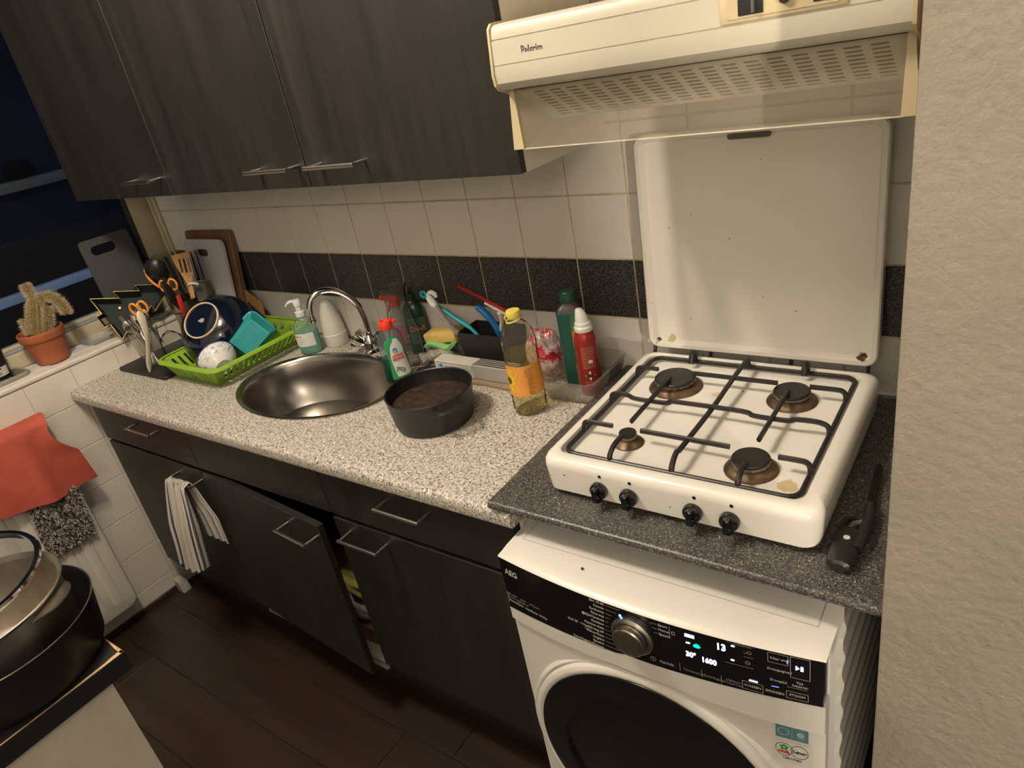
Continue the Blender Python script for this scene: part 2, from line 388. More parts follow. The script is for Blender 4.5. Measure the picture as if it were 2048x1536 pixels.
rings.insert(0, [(xa - 0.004, max(p[0], -0.590), min(max(p[1], 0.898), ZD - 0.006)) for p in pr])
loft(wt, rings)
w2 = obj('worktop', wt, M_slab); tag(w2, 'dark charcoal speckled worktop slab under the gas cooker', 'worktop')

# ================================================================== SINK AND TAP
sk = thing('sink', 'oval stainless steel sink set into the light worktop', 'sink', (SX, SY, ZC))
bm = B(); prof = [(1.0, -0.0005), (1.0, 0.0035), (0.985, 0.0048), (0.945, 0.0035), (0.925, -0.001), (0.905, -0.012), (0.89, -0.05), (0.85, -0.10), (0.74, -0.138), (0.5, -0.152), (0.17, -0.158)]
n = 64
loft(bm, [[(SA * r * math.cos(2 * PI * i / n) if r > 0.5 else SA * 0.75 * r * math.cos(2 * PI * i / n), SB * r * math.sin(2 * PI * i / n), z) for i in range(n)] for r, z in prof], False, False)
obj('basin', bm, M_sink, sk)
bm = B(); lathe(bm, [(0.045, -0.1555), (0.045, -0.1585), (0.036, -0.160), (0.030, -0.1635), (0.0, -0.164)], 24); obj('drain', bm, M_chrome, sk)
bm = B()
for k in range(6):
    a = math.radians(52 - k * 3.1); cx, cy = SA * 0.893 * math.cos(a), SB * 0.893 * math.sin(a); tl = 0.003
    box(bm, cx - 0.0022, cx + 0.0022, cy - 0.006, cy + 0.002, -0.046, -0.030, 0.001, 1)
obj('overflow_slots', bm, M_black, sk)
tp = thing('tap', 'chrome swan-neck kitchen tap behind the sink', 'tap', (0.615, -0.075, ZC))
bm = B(); lathe(bm, [(0.0, 0), (0.030, 0), (0.031, 0.004), (0.026, 0.008), (0.022, 0.012), (0.0215, 0.030), (0.020, 0.046), (0.013, 0.056), (0.0115, 0.064), (0, 0.065)], 28); obj('tap_body', bm, M_chrome, tp)
nx, ny = -0.5145, -0.8575
arc = [(-0.002, 0.050), (-0.004, 0.075), (-0.003, 0.110), (0.004, 0.150), (0.020, 0.182), (0.045, 0.210), (0.075, 0.226), (0.105, 0.228), (0.128, 0.216), (0.141, 0.194), (0.145, 0.170), (0.1455, 0.160)]
pts = catmull([(nx * s, ny * s, z) for s, z in arc], 5)
bm = B(); tube(bm, pts, [0.0095] * len(pts), 14); obj('spout', bm, M_chrome, tp)
bm = B(); lathe(bm, [(0, 0), (0.0125, 0), (0.0125, 0.006), (0.0105, 0.0075), (0.0105, 0.013), (0, 0.013)], 20); o = obj('spout_nozzle', bm, M_chrome, tp, loc=(nx * 0.1455, ny * 0.1455, 0.147))
bm = B(); cyl(bm, (0, 0, 0), (0, 0, 0.014), 0.0125, n=20); obj('neck_nut', bm, M_chrome, tp, loc=(0, 0, 0.052))
# lever knob: fluted cone towards the window
bm = B(); R_ = []; nf = 40
for r, z in [(0.012, 0), (0.015, 0.006), (0.021, 0.018), (0.027, 0.036), (0.028, 0.040), (0.0245, 0.043), (0.0, 0.043)]:
    R_.append([((r * (1 + (0.07 if i % 4 < 2 else -0.05) * (1 if 0.01 < z < 0.042 else 0))) * math.cos(2 * PI * i / nf), (r * (1 + (0.07 if i % 4 < 2 else -0.05) * (1 if 0.01 < z < 0.042 else 0))) * math.sin(2 * PI * i / nf), z) for i in range(nf)] if r > 0 else [(1e-5 * math.cos(2 * PI * i / nf), 1e-5 * math.sin(2 * PI * i / nf), z) for i in range(nf)])
loft(bm, R_, True, False); kn = obj('tap_handle', bm, M_chrome, tp); kn.matrix_local = Matrix.Translation((-0.012, -0.006, 0.030)) @ aim((-0.72, -0.36, 0.60))
bm = B(); R2 = lathe(bm, [(0.011, 0), (0.016, 0.010), (0.021, 0.030), (0.019, 0.034), (0, 0.034)], 24); kn = obj('tap_handle', bm, mat('dark_tap_grip', (0.03, 0.03, 0.03), 0.3), tp); kn.matrix_local = Matrix.Translation((0.012, 0.006, 0.030)) @ aim((0.78, 0.30, 0.52))

# ================================================================== CABINETS
def handle(parent, p0, p1, out, r=0.0048, over=0.004):
    """bar handle: posts at p0,p1 standing out along 'out' (vector)"""
    h = B(); p0, p1, out = Vector(p0), Vector(p1), Vector(out); d = (p1 - p0).normalized()
    cyl(h, p0, p0 + out, r * 0.85, n=12); cyl(h, p1, p1 + out, r * 0.85, n=12)
    cyl(h, p0 + out - d * over, p1 + out + d * over, r, n=14)
    return obj('handle', h, M_steel, parent)
YF = -0.580      # lower fronts
def low_cab(label, xa, xb, side=None):
    c = thing('base_cabinet', label, 'cabinet', ((xa + xb) / 2, -0.30, 0.0)); ox = (xa + xb) / 2
    def pb(name, x0, x1, y0, y1, z0, z1, m, bev=0.0, par=c): return obj(name, box(B(), x0 - ox, x1 - ox, y0 + 0.30, y1 + 0.30, z0, z1, bev, 1), m, par)
    return c, pb, ox
OUT = (0, -0.040, 0)
c1, pb, ox = low_cab('dark lower cabinet beside the tiled wall, a striped towel on its handle', -0.249, 0.312)
pb('body', -0.247, 0.311, YF + 0.020, -0.02, 0.14, 0.850, M_carcass)
d = pb('drawer_front', -0.249, 0.3115, YF, YF + 0.018, 0.716, 0.848, M_door, 0.0012)
handle(d, (0.045 - ox, YF + 0.30, 0.826), (0.178 - ox, YF + 0.30, 0.826), OUT)
d = pb('door', -0.249, 0.3115, YF, YF + 0.018, 0.186, 0.704, M_door, 0.0012)
handle(d, (0.165 - ox, YF + 0.30, 0.668), (0.292 - ox, YF + 0.30, 0.668), OUT)
pb('plinth', -0.249, 0.311, -0.505, -0.49, 0.0, 0.14, M_carcass)
c2, pb, ox = low_cab('dark lower cabinet under the sink with its door ajar', 0.313, 0.898)
for nm, a in (('side_panel', (0.314, 0.330)), ('side_panel', (0.882, 0.898))): pb(nm, *a, YF + 0.020, -0.02, 0.14, 0.640, M_carcass)
pb('bottom_panel', 0.330, 0.882, YF + 0.020, -0.02, 0.14, 0.156, M_white_panel)
pb('bottom_edge', 0.330, 0.882, YF + 0.012, YF + 0.0195, 0.141, 0.156, mat('grey_edge_strip', (0.30, 0.28, 0.25), 0.5))
pb('back_panel', 0.330, 0.882, -0.03, -0.02, 0.156, 0.640, M_carcass)
pb('front_panel', 0.3135, 0.8975, YF, YF + 0.018, 0.716, 0.848, M_door, 0.0012)
pb('plinth', 0.314, 0.898, -0.505, -0.49, 0.0, 0.14, M_carcass)
dr = obj('door', box(B(), 0, 0.581, 0.0, 0.018, 0.186, 0.704, 0.0012, 1), M_door, c2, loc=(0.315 - ox, YF + 0.30, 0.0), rot=(0, 0, math.radians(-4.6)))
handle(dr, (0.435, 0.0, 0.668), (0.562, 0.0, 0.668), OUT)
c3, pb, ox = low_cab('dark lower cabinet next to the washing machine, closed door and drawer', 0.900, 1.484)
pb('body', 0.901, 1.483, YF + 0.020, -0.02, 0.14, 0.850, M_carcass)
d = pb('drawer_front', 0.9005, 1.4835, YF, YF + 0.018, 0.716, 0.848, M_door, 0.0012)
handle(d, (1.129 - ox, YF + 0.30, 0.815), (1.257 - ox, YF + 0.30, 0.815), OUT)
d = pb('door', 0.9005, 1.4835, YF, YF + 0.018, 0.186, 0.704, M_door, 0.0012)
handle(d, (0.952 - ox, YF + 0.30, 0.672), (1.079 - ox, YF + 0.30, 0.672), OUT)
pb('side_panel', 1.4845, 1.493, YF + 0.02, -0.02, 0.10, 0.854, M_white_panel)
pb('plinth', 0.901, 1.483, -0.505, -0.49, 0.0, 0.14, M_carcass)
# upper cabinets
YU = -0.330
def up_cab(label, xa, xb, hx, right_white=False):
    ox = (xa + xb) / 2; c = thing('wall_cabinet', label, 'cabinet', (ox, -0.16, 1.457))
    def pb(name, x0, x1, y0, y1, z0, z1, m, bev=0.0): return obj(name, box(B(), x0 - ox, x1 - ox, y0 + 0.16, y1 + 0.16, z0 - 1.457, z1 - 1.457, bev, 1), m, c)
    pb('body', xa + 0.001, xb - (0.017 if right_white else 0.001), YU + 0.0185, -0.007, 1.459, 2.30, M_carcass)
    if right_white: pb('side_panel', xb - 0.016, xb, YU + 0.0185, -0.007, 1.457, 2.30, M_white_panel)
    d = pb('door', xa + 0.0012, xb - 0.0012, YU, YU + 0.018, 1.457, 2.295, M_door, 0.0012)
    handle(d, (hx[0] - ox, YU + 0.16, 1.506 - 1.457), (hx[1] - ox, YU + 0.16, 1.506 - 1.457), (0, -0.042, 0), 0.005, 0.010)
up_cab('dark wall cabinet at the window end of the row', -0.294, 0.290, (0.128, 0.258))
up_cab('dark wall cabinet in the middle of the row above the sink', 0.291, 0.878, (0.714, 0.855))
up_cab('dark wall cabinet next to the cooker hood', 0.8795, 1.467, (0.933, 1.074), True)
# ================================================================== COOKER HOOD
M_hood = mat('cream_enamel', (0.56, 0.53, 0.43), 0.32, var=0.03, vscale=8)
M_hood_y = mat('yellowed_plastic', (0.58, 0.49, 0.30), 0.45, var=0.06, vscale=10)
M_hood_f = mat('hood_grille_enamel', (0.66, 0.63, 0.52), 0.4, var=0.05, vscale=8)
HX0, HX1 = 1.496, 2.096
hd = thing('cooker_hood', 'cream cooker hood with slotted grille above the gas cooker', 'cooker hood', (1.796, -0.2, 1.54))
def hp(p): return (p[0] - 1.796, p[1] + 0.2, p[2] - 1.54)
def ext(bm, prof, xa, xb, caps=True): loft(bm, [[hp((xa, *p)) for p in prof], [hp((xb, *p)) for p in prof]], caps, caps)
body = [(-0.008, 1.545), (-0.008, 1.700), (-0.30, 1.703), (-0.372, 1.7035), (-0.389, 1.702), (-0.396, 1.698), (-0.3995, 1.690), (-0.4005, 1.6815), (-0.3990, 1.6810), (-0.3990, 1.6800), (-0.4015, 1.6795),
        (-0.4045, 1.6445), (-0.4030, 1.6440), (-0.4030, 1.6430), (-0.4050, 1.6425), (-0.4060, 1.628), (-0.4045, 1.617), (-0.398, 1.609), (-0.388, 1.605), (-0.374, 1.604), (-0.368, 1.607), (-0.366, 1.615), (-0.266, 1.556), (-0.262, 1.545)]
bm = B(); ext(bm, body, HX0 + 0.004, HX1 - 0.004); obj('housing', bm, M_hood, hd, 30)
cap = [(-0.004, 1.540), (-0.004, 1.703), (-0.30, 1.706), (-0.374, 1.7065), (-0.392, 1.705), (-0.401, 1.697), (-0.4085, 1.63), (-0.406, 1.614), (-0.398, 1.606), (-0.380, 1.601), (-0.262, 1.538)]
for xa in (HX0, HX1 - 0.0045):
    bm = B(); ext(bm, cap, xa, xa + 0.0045); obj('end_cap', bm, M_hood_y, hd)
# sloped grille with slots
ga, gb = Vector((0, -0.3665, 1.604)), Vector((0, -0.264, 1.5405)); gl = (gb - ga).length; gd_ = (gb - ga).normalized(); gn = Vector((0, -gd_.z, gd_.y)); gn = gn if gn.z < 0 else -gn
def gp(x, s, h=0.0): q = ga + gd_ * s + gn * h; return hp((x, q.y, q.z))
ncol, nrow = 17, 9; holes = []
for i in range(ncol):
    for j in range(nrow):
        cx = 1.545 + 0.505 * i / (ncol - 1); cs = 0.016 + (gl - 0.030) * j / (nrow - 1); hw, hh = 0.0112, 0.0027
        lp = []
        for sgn, a0 in ((1, -90), (-1, 90)):
            for q in range(4):
                a = math.radians(a0 + 60 * q); lp.append((cx + sgn * (hw - hh) + hh * math.cos(a), cs + hh * math.sin(a)))
        holes.append(lp)
bm = B(); fill_holes(bm, [(HX0 + 0.006, 0.0), (HX1 - 0.006, 0.0), (HX1 - 0.006, gl), (HX0 + 0.006, gl)], holes, lambda p: gp(p[0], p[1], 0.0025))
obj('grille', bm, M_hood_f, hd, 0)
bm = B(); loft(bm, [[gp(HX0 + 0.006, 0, -0.004), gp(HX1 - 0.006, 0, -0.004), gp(HX1 - 0.006, gl, -0.004), gp(HX0 + 0.006, gl, -0.004)], [gp(HX0 + 0.006, 0, -0.0075), gp(HX1 - 0.006, 0, -0.0075), gp(HX1 - 0.006, gl, -0.0075), gp(HX0 + 0.006, gl, -0.0075)]])
obj('grease_filter', bm, mat('grease_felt', (0.13, 0.105, 0.07), 0.9, var=0.35, vscale=9), hd)
# visor brackets and clear visor
for sgn, xo in ((1, 1.4985), (-1, 2.0935)):
    bm = B(); t = lambda w: xo + sgn * w
    prof_ = [(-0.374, 1.607), (-0.374, 1.508), (-0.362, 1.508), (-0.268, 1.538)]
    out_ = [hp((t(0.002), -0.374, 1.606)), hp((t(-0.008), -0.374, 1.508)), hp((t(-0.006), -0.362, 1.508)), hp((t(0.002), -0.268, 1.538))]
    in_ = [hp((t(0.010), -0.374, 1.606)), hp((t(0.013), -0.374, 1.508)), hp((t(0.013), -0.362, 1.508)), hp((t(0.009), -0.268, 1.538))]
    loft(bm, [out_, in_]); obj('visor_bracket', bm, M_hood_y, hd, 20)
bm = B(); box(bm, *[c for c in (1.510 - 1.796, 2.082 - 1.796)], -0.3715 + 0.2, -0.3690 + 0.2, 1.5085 - 1.54, 1.603 - 1.54)
obj('visor', bm, clear('milky_perspex', (0.93, 0.91, 0.86), 0.16, (0.62, 0.58, 0.48), 0.12), hd)
bm = B(); box(bm, 1.510 - 1.796, 2.082 - 1.796, -0.3722 + 0.2, -0.3683 + 0.2, 1.5072 - 1.54, 1.5086 - 1.54); obj('visor_edge', bm, mat('perspex_edge', (0.75, 0.71, 0.6), 0.3), hd)
# switch panel
yp = lambda z: -0.4015 - (1.6795 - z) / 0.035 * 0.003
bm = B(); box(bm, 1.870 - 1.796, 2.024 - 1.796, -0.4062 + 0.2, -0.399 + 0.2, 1.6455 - 1.54, 1.6785 - 1.54, 0.0015, 2); sp = obj('switch_panel', bm, mat('cream_switch_plastic', (0.60, 0.50, 0.32), 0.4), hd)
bm = B(); box(bm, 1.880 - 1.796, 2.014 - 1.796, -0.4070 + 0.2, -0.4058 + 0.2, 1.6500 - 1.54, 1.6740 - 1.54, 0.001, 1); obj('switch_recess', bm, mat('cream_recess', (0.60, 0.50, 0.31), 0.5), sp)
bm = B(); box(bm, 1.8945 - 1.796, 1.9260 - 1.796, -0.4085 + 0.2, -0.4066 + 0.2, 1.6530 - 1.54, 1.6720 - 1.54, 0.0008, 1); obj('slide_track', bm, M_black, sp)
bm = B(); box(bm, 1.9120 - 1.796, 1.9160 - 1.796, -0.4125 + 0.2, -0.4080 + 0.2, 1.6545 - 1.54, 1.6700 - 1.54, 0.0008, 1); obj('slider', bm, mat('grey_slider', (0.10, 0.10, 0.10), 0.4), sp)
bm = B(); cyl(bm, hp((1.952, -0.4070, 1.665)), hp((1.952, -0.4120, 1.665)), 0.0065, 0.006, 20); obj('lamp_button', bm, M_black, sp)
bm = B(); box(bm, 1.985 - 1.796, 2.004 - 1.796, -0.4085 + 0.2, -0.4066 + 0.2, 1.6545 - 1.54, 1.6700 - 1.54, 0.0008, 1); obj('rocker_switch', bm, M_black, sp)
bm = B(); add_text(bm, '3 2 1 0', 0.0085, lambda u, v, w: hp((1.8900 + u, -0.4072 - w, 1.6755 + v)), sx=1.0); obj('switch_numerals', bm, mat('grey_print', (0.12, 0.10, 0.08), 0.6), sp, 0)
bm = B(); add_text(bm, 'Pelgrim', 0.0185, lambda u, v, w: hp((1.5560 + u, -0.4033 - w - (0.0012 if False else 0), 1.6535 + v)), sx=0.72, bold=0.00035); obj('maker_lettering', bm, mat('grey_letters', (0.09, 0.08, 0.07), 0.5), hd, 0)

# ================================================================== GAS COOKER (table-top hob)
def stain_mat(name, base, spots, rough=0.2, chips=0.0):
    """white enamel; spots: (x,y,z,radius,strength) brown cooked-on rings in local space"""
    m, nt, b = _new(name); v = coords(nt); n1 = noise(nt, v, 55, 5, 0.7); n2 = noise(nt, v, 240, 3); tc = v; cur = base
    for x, y, z, r, col, th in spots:
        d = nt.nodes.new('ShaderNodeVectorMath'); d.operation = 'DISTANCE'; nt.links.new(tc, d.inputs[0]); d.inputs[1].default_value = (x, y, z)
        mr = nt.nodes.new('ShaderNodeMapRange'); mr.inputs[1].default_value = r; mr.inputs[2].default_value = 0.0; nt.links.new(d.outputs['Value'], mr.inputs[0])
        a = nt.nodes.new('ShaderNodeMath'); a.operation = 'MULTIPLY_ADD'; nt.links.new(n1, a.inputs[0]); a.inputs[1].default_value = 0.55; nt.links.new(mr.outputs[0], a.inputs[2])
        f = ramp(nt, a.outputs[0], [(th, (0, 0, 0)), (th + 0.10, (1, 1, 1))]); cur = mixc(nt, f, cur, col)
    if chips:
        vo = nt.nodes.new('ShaderNodeTexVoronoi'); vo.inputs['Scale'].default_value = 22; nt.links.new(v, vo.inputs['Vector'])
        f = ramp(nt, vo.outputs['Distance'], [(chips * 0.7, (1, 1, 1)), (chips, (0, 0, 0))]); cur = mixc(nt, f, cur, (0.10, 0.055, 0.03))
    nt.links.new(cur, b.inputs['Base Color']); b.inputs['Roughness'].default_value = rough; b.inputs['Coat Weight'].default_value = 0.2; return m
HC = (1.785, -0.295, ZD)
hob = thing('gas_cooker', 'white four-burner table gas cooker with raised lid', 'gas cooker', HC)
def q_(x, y): return (x - HC[0], y - HC[1])
def hring(x0, x1, y0, y1, r, z): return [(*q_(x, y), z - ZD) for x, y in rrect(x0, x1, y0, y1, r, 6)]
TZ = 0.974
BURN = [(1.664, -0.190, 0.0555, 0.042), (1.667, -0.418, 0.0285, 0.0165), (1.897, -0.428, 0.0445, 0.0315), (1.897, -0.188, 0.0465, 0.0335)]
spots = [(x - HC[0], y - HC[1], TZ - ZD, r * 1.28, (0.60, 0.50, 0.34), 0.56) for x, y, r, c in BURN] + [(1.965 - HC[0], -0.455 - HC[1], TZ - ZD, 0.05, (0.58, 0.45, 0.25), 0.92), (1.755 - HC[0], -0.20 - HC[1], TZ - ZD, 0.03, (0.68, 0.58, 0.40), 0.90), (1.955 - HC[0], -0.335 - HC[1], TZ - ZD, 0.02, (0.45, 0.26, 0.07), 1.0)]
M_enamel = stain_mat('white_hob_enamel', (0.83, 0.80, 0.73), spots, 0.18, 0.045)
bm = B()
rings = [hring(1.552, 2.020, -0.522, -0.068, 0.022, 0.9175), hring(1.546, 2.026, -0.530, -0.064, 0.026, 0.922), hring(1.541, 2.030, -0.533, -0.062, 0.028, 0.970), hring(1.542, 2.029, -0.532, -0.063, 0.028, 0.980), hring(1.547, 2.024, -0.527, -0.068, 0.026, 0.9875), hring(1.554, 2.017, -0.519, -0.075, 0.024, 0.990), hring(1.560, 2.003, -0.507, -0.079, 0.022, 0.990),
         hring(1.563, 1.999, -0.503, -0.082, 0.020, 0.988), hring(1.566, 1.996, -0.500, -0.084, 0.019, 0.976), hring(1.570, 1.992, -0.496, -0.088, 0.016, TZ)]
loft(bm, rings); obj('body', bm, M_enamel, hob, 40)
bm = B(); loft(bm, [hring(1.560, 2.010, -0.515, -0.075, 0.01, ZD + 0.0005), hring(1.560, 2.010, -0.515, -0.075, 0.01, 0.9185)]); obj('base_skirt', bm, M_black, hob)
M_burnt = mat('scorched_steel', (0.13, 0.085, 0.05), 0.5, 0.6, var=0.6, vscale=35)
M_crown = mat('worn_aluminium', (0.30, 0.26, 0.21), 0.45, 0.8, var=0.3, vscale=60)
M_bcap = mat('black_burner_enamel', (0.013, 0.012, 0.012), 0.42, var=0.3, vscale=40)
for x, y, r, c in BURN:
    bx, by = q_(x, y); bz = TZ - ZD
    bm = B(); lathe(bm, [(0, 0.002), (r * 1.0, 0.0005), (r * 0.985, 0.0025), (c * 1.12, 0.010), (c * 0.9, 0.011), (0, 0.011)], 40)
    bu = obj('burner', bm, M_burnt, hob, loc=(bx, by, bz))
    bm = B(); nt_ = 36 if c > 0.02 else 20
    rg = []
    for rad, z in [(c * 0.80, 0.010), (c * 0.94, 0.012), (c * 0.99, 0.016), (c * 0.99, 0.0185)]:
        rg.append([(rad * (1 - (0.045 if (i % 4 < 2 and z > 0.011) else 0)) * math.cos(2 * PI * i / (nt_ * 2)), rad * (1 - (0.045 if (i % 4 < 2 and z > 0.011) else 0)) * math.sin(2 * PI * i / (nt_ * 2)), z) for i in range(nt_ * 2)])
    loft(bm, rg); obj('burner_crown', bm, M_crown, bu)
    bm = B(); lathe(bm, [(0, 0.0182), (c * 0.97, 0.0182), (c * 1.0, 0.020), (c * 1.0, 0.0225), (c * 0.95, 0.0245), (0, 0.0252)], 40); obj('burner_cap', bm, M_bcap, bu)
for x in (1.663, 1.721, 1.836, 1.897):
    bm = B(); lathe(bm, [(0, 0), (0.0165, 0), (0.0170, 0.004), (0.0155, 0.009), (0.0135, 0.0105), (0, 0.011)], 28)
    kb = obj('knob', bm, M_gloss_black, hob, loc=(*q_(x, -0.5335), 0.9455 - ZD), rot=(PI / 2, 0, 0))
    bm = B(); prism(bm, [(-0.0062, -0.0150), (0.0062, -0.0150), (0.0050, 0.0125), (0.0, 0.0150), (-0.0050, 0.0125)], 0.008, 0.0225, 'xy', 0.002); obj('knob_grip', bm, M_gloss_black, kb)
    bm = B(); lathe(bm, [(0, 0), (0.0032, 0), (0.0030, 0.0008), (0, 0.0008)], 12); obj('knob_mark', bm, M_black, hob, loc=(*q_(x + 0.003, -0.5328), 0.9735 - ZD), rot=(PI / 2, 0, 0))
# raised lid with turned-in rim
ld_spots = [(0.018, -0.012, 0.012, 0.030, (0.06, 0.03, 0.015), 0.92), (0.443, -0.012, 0.014, 0.034, (0.06, 0.03, 0.015), 0.92), (0.05, -0.01, 0.02, 0.03, (0.5, 0.40, 0.22), 0.9)]
M_lid = stain_mat('white_lid_enamel', (0.74, 0.71, 0.64), ld_spots, 0.22, 0.035)
LX0, LX1, LH = 1.548, 2.020, 0.462
lid = thing('t', '', ''); COL.objects.unlink(lid); bpy.data.objects.remove(lid)
bm = B()
def lr(d, y, r): return [(p[0], y, p[1]) for p in rrect(d, LX1 - LX0 - d, d, LH - d, r, 6)]
loft(bm, [lr(0.0, 0.004, 0.024), lr(0.0, -0.020, 0.024), lr(0.003, -0.023, 0.022), lr(0.011, -0.023, 0.017), lr(0.014, -0.019, 0.015), lr(0.016, -0.006, 0.014)])
ld = obj('lid', bm, M_lid, hob, 40, loc=(LX0 - HC[0], -0.040 - HC[1], 0.996 - ZD), rot=(math.radians(-2.0), 0, 0))
bm = B(); prism(bm, [(p[0], p[1]) for p in rrect(0.196, 0.276, LH - 0.021, LH - 0.0105, 0.005, 4)], -0.0238, -0.0185, 'xz'); obj('lid_grip', bm, mat('dark_slot', (0.10, 0.09, 0.07), 0.6), ld)
for x in (1.560, 1.690, 1.860, 2.004):
    bm = B(); tube(bm, [(*q_(x, -0.070), 0.965 - ZD), (*q_(x, -0.058), 0.992 - ZD), (*q_(x, -0.050), 1.004 - ZD)], 0.006, 8, flat=0.6); obj('lid_hinge', bm, M_black, hob)

# loose pan support of black wire
M_grate = mat('black_enamel_wire', (0.016, 0.0135, 0.012), 0.42, var=0.35, vscale=40)
gr = thing('pan_support', 'black wire pan support lying on the white gas cooker', 'pan support', (1.785, -0.295, TZ))
def gpt(x, y, z): return (x - 1.785, y + 0.295, z - TZ)
FX0, FX1, FY0, FY1, FZ, GZ = 1.572, 1.990, -0.494, -0.086, 0.983, 1.004
bm = B(); tube(bm, [gpt(x, y, FZ) for x, y in rrect(FX0, FX1, FY0, FY1, 0.022, 5)], 0.0048, 10, closed=True); obj('frame', bm, M_grate, gr)
def bar(pts, r=0.0042, flat=1.25): b_ = B(); tube(b_, [gpt(*p) for p in pts], r, 8, flat=flat); return obj('bar', b_, M_grate, gr)
def side_stub(xf, xe, y):
    s = 1 if xe > xf else -1; bar(catmull([(xf, y, FZ), (xf + s * 0.001, y, FZ + 0.012), (xf + s * 0.006, y, GZ - 0.002), (xf + s * 0.016, y, GZ), (xe, y, GZ)], 4))
side_stub(FX0, 1.622, -0.178); side_stub(FX0, 1.635, -0.415); side_stub(FX1, 1.927, -0.178); side_stub(FX1, 1.940, -0.422)
def front_stub(x, ye): bar(catmull([(x, FY0, FZ), (x, FY0 + 0.002, FZ + 0.010), (x, FY0 + 0.012, GZ - 0.004), (x, FY0 + 0.026, GZ), (x, ye, GZ)], 4))
front_stub(1.668, -0.440); front_stub(1.897, -0.456)
bar([(1.700, -0.178, GZ), (1.868, -0.178, GZ)]); bar([(1.693, -0.415, GZ), (1.858, -0.417, GZ)])
bar([(1.661, -0.208, GZ), (1.662, -0.390, GZ)]); bar([(1.895, -0.204, GZ), (1.896, -0.382, GZ)])
bar(catmull([(1.782, FY1, FZ), (1.782, FY1 - 0.004, GZ - 0.004), (1.782, FY1 - 0.018, GZ), (1.783, -0.200, GZ), (1.783, -0.300, GZ - 0.004), (1.783, -0.440, GZ - 0.001), (1.783, -0.456, GZ), (1.783, -0.462, GZ + 0.003), (1.783, -0.474, GZ - 0.001), (1.784, -0.488, FZ + 0.012), (1.784, FY0, FZ)], 4))
bar(catmull([(FX0, -0.300, FZ), (FX0 + 0.001, -0.300, FZ + 0.012), (FX0 + 0.007, -0.300, GZ - 0.001), (FX0 + 0.022, -0.300, GZ + 0.002), (1.612, -0.300, GZ), (1.628, -0.300, GZ - 0.005), (1.690, -0.300, GZ - 0.005), (1.703, -0.300, GZ), (1.72, -0.300, GZ + 0.001), (1.840, -0.300, GZ + 0.001), (1.862, -0.300, GZ - 0.005), (1.920, -0.300, GZ - 0.005), (1.935, -0.300, GZ), (1.968, -0.300, GZ + 0.001), (FX1 - 0.006, -0.300, GZ - 0.003), (FX1 - 0.001, -0.300, FZ + 0.010), (FX1, -0.300, FZ)], 4))
for x in (1.664, 1.897):
    bar(catmull([(x, FY1 + 0.004, FZ - 0.004), (x, FY1 + 0.003, GZ - 0.004), (x, FY1 - 0.004, GZ + 0.003), (x, FY1 - 0.012, GZ - 0.002), (x, FY1 - 0.020, FZ + 0.004)], 4), 0.0048)
# crumbs on the hob are part of its wear; a gas lighter lies beside it
lt = thing('gas_lighter', 'long black gas lighter lying beside the gas cooker', 'lighter', (2.066, -0.45, ZD))
bm = B()
sec = [(-0.104, 0.010, 0.010), (-0.100, 0.0165, 0.0165), (-0.085, 0.0195, 0.019), (-0.055, 0.020, 0.0195), (-0.030, 0.019, 0.018), (-0.018, 0.016, 0.015)]
loft(bm, [[(-0.006 + w * math.cos(2 * PI * i / 20), y, 0.0125 + h * 0.62 * math.sin(2 * PI * i / 20)) for i in range(20)] for y, w, h in sec]); obj('handle_body', bm, mat('black_lighter_plastic', (0.014, 0.015, 0.014), 0.4), lt)
bm = B(); tube(bm, catmull([(0.010, -0.060, 0.014), (0.012, -0.015, 0.014), (0.011, 0.030, 0.014), (0.006, 0.060, 0.012)], 5), [0.0085] * 5 + [0.0085] * 5 + [0.0075] * 5 + [0.0055], 14); obj('spine', bm, M_black, lt)
bm = B(); tube(bm, [(0.006, 0.055, 0.012), (-0.001, 0.172, 0.010)], 0.0050, 12); obj('nozzle_tube', bm, mat('black_metal_tube', (0.012, 0.012, 0.012), 0.3, 0.5), lt)
bm = B(); tube(bm, catmull([(-0.020, -0.020, 0.012), (-0.018, 0.004, 0.012), (-0.008, 0.016, 0.012), (0.008, 0.020, 0.012)], 5), 0.004, 8); obj('trigger_guard', bm, M_black, lt)
bm = B(); tube(bm, [(-0.010, -0.018, 0.012), (-0.006, 0.004, 0.012), (0.006, 0.012, 0.012)], 0.0042, 8); obj('trigger', bm, mat('grey_trigger', (0.16, 0.15, 0.13), 0.4), lt)
bm = B(); lathe(bm, [(0, 0), (0.0048, 0), (0.0048, 0.0006), (0, 0.0006)], 20); obj('round_sticker', bm, M_white, lt, loc=(-0.006, -0.048, 0.0243))
bm = B(); box(bm, -0.0085, -0.0055, -0.078, -0.060, 0.0235, 0.0247, 0.0006, 1); obj('gauge_slot', bm, M_black, lt)

# ================================================================== WASHING MACHINE
M_wm = mat('washer_white', (0.76, 0.73, 0.67), 0.32, var=0.02, vscale=8)
M_panel = mat('piano_black_panel', (0.006, 0.006, 0.007), 0.14)
M_print = mat('silver_print', (0.50, 0.48, 0.44), 0.6)
M_print_d = mat('faint_print', (0.20, 0.18, 0.16), 0.6)
M_lit = mat('white_display_segments', (0.5, 0.6, 1.0), 0.5, emit=(0.55, 0.70, 1.0), es=9)
M_blue = mat('blue_indicator', (0.1, 0.2, 1.0), 0.5, emit=(0.10, 0.22, 1.0), es=14)
M_green = mat('green_leaf_indicator', (0.0, 0.5, 0.2), 0.5, emit=(0.0, 0.75, 0.25), es=3)
WX, WH = 1.782, 0.287
wm = thing('washing_machine', 'white washing machine with black control panel under the dark worktop', 'washing machine', (WX, -0.36, 0.0))
def wy(x): return -0.650 - 0.025 * (1 - ((x - WX) / WH) ** 2)
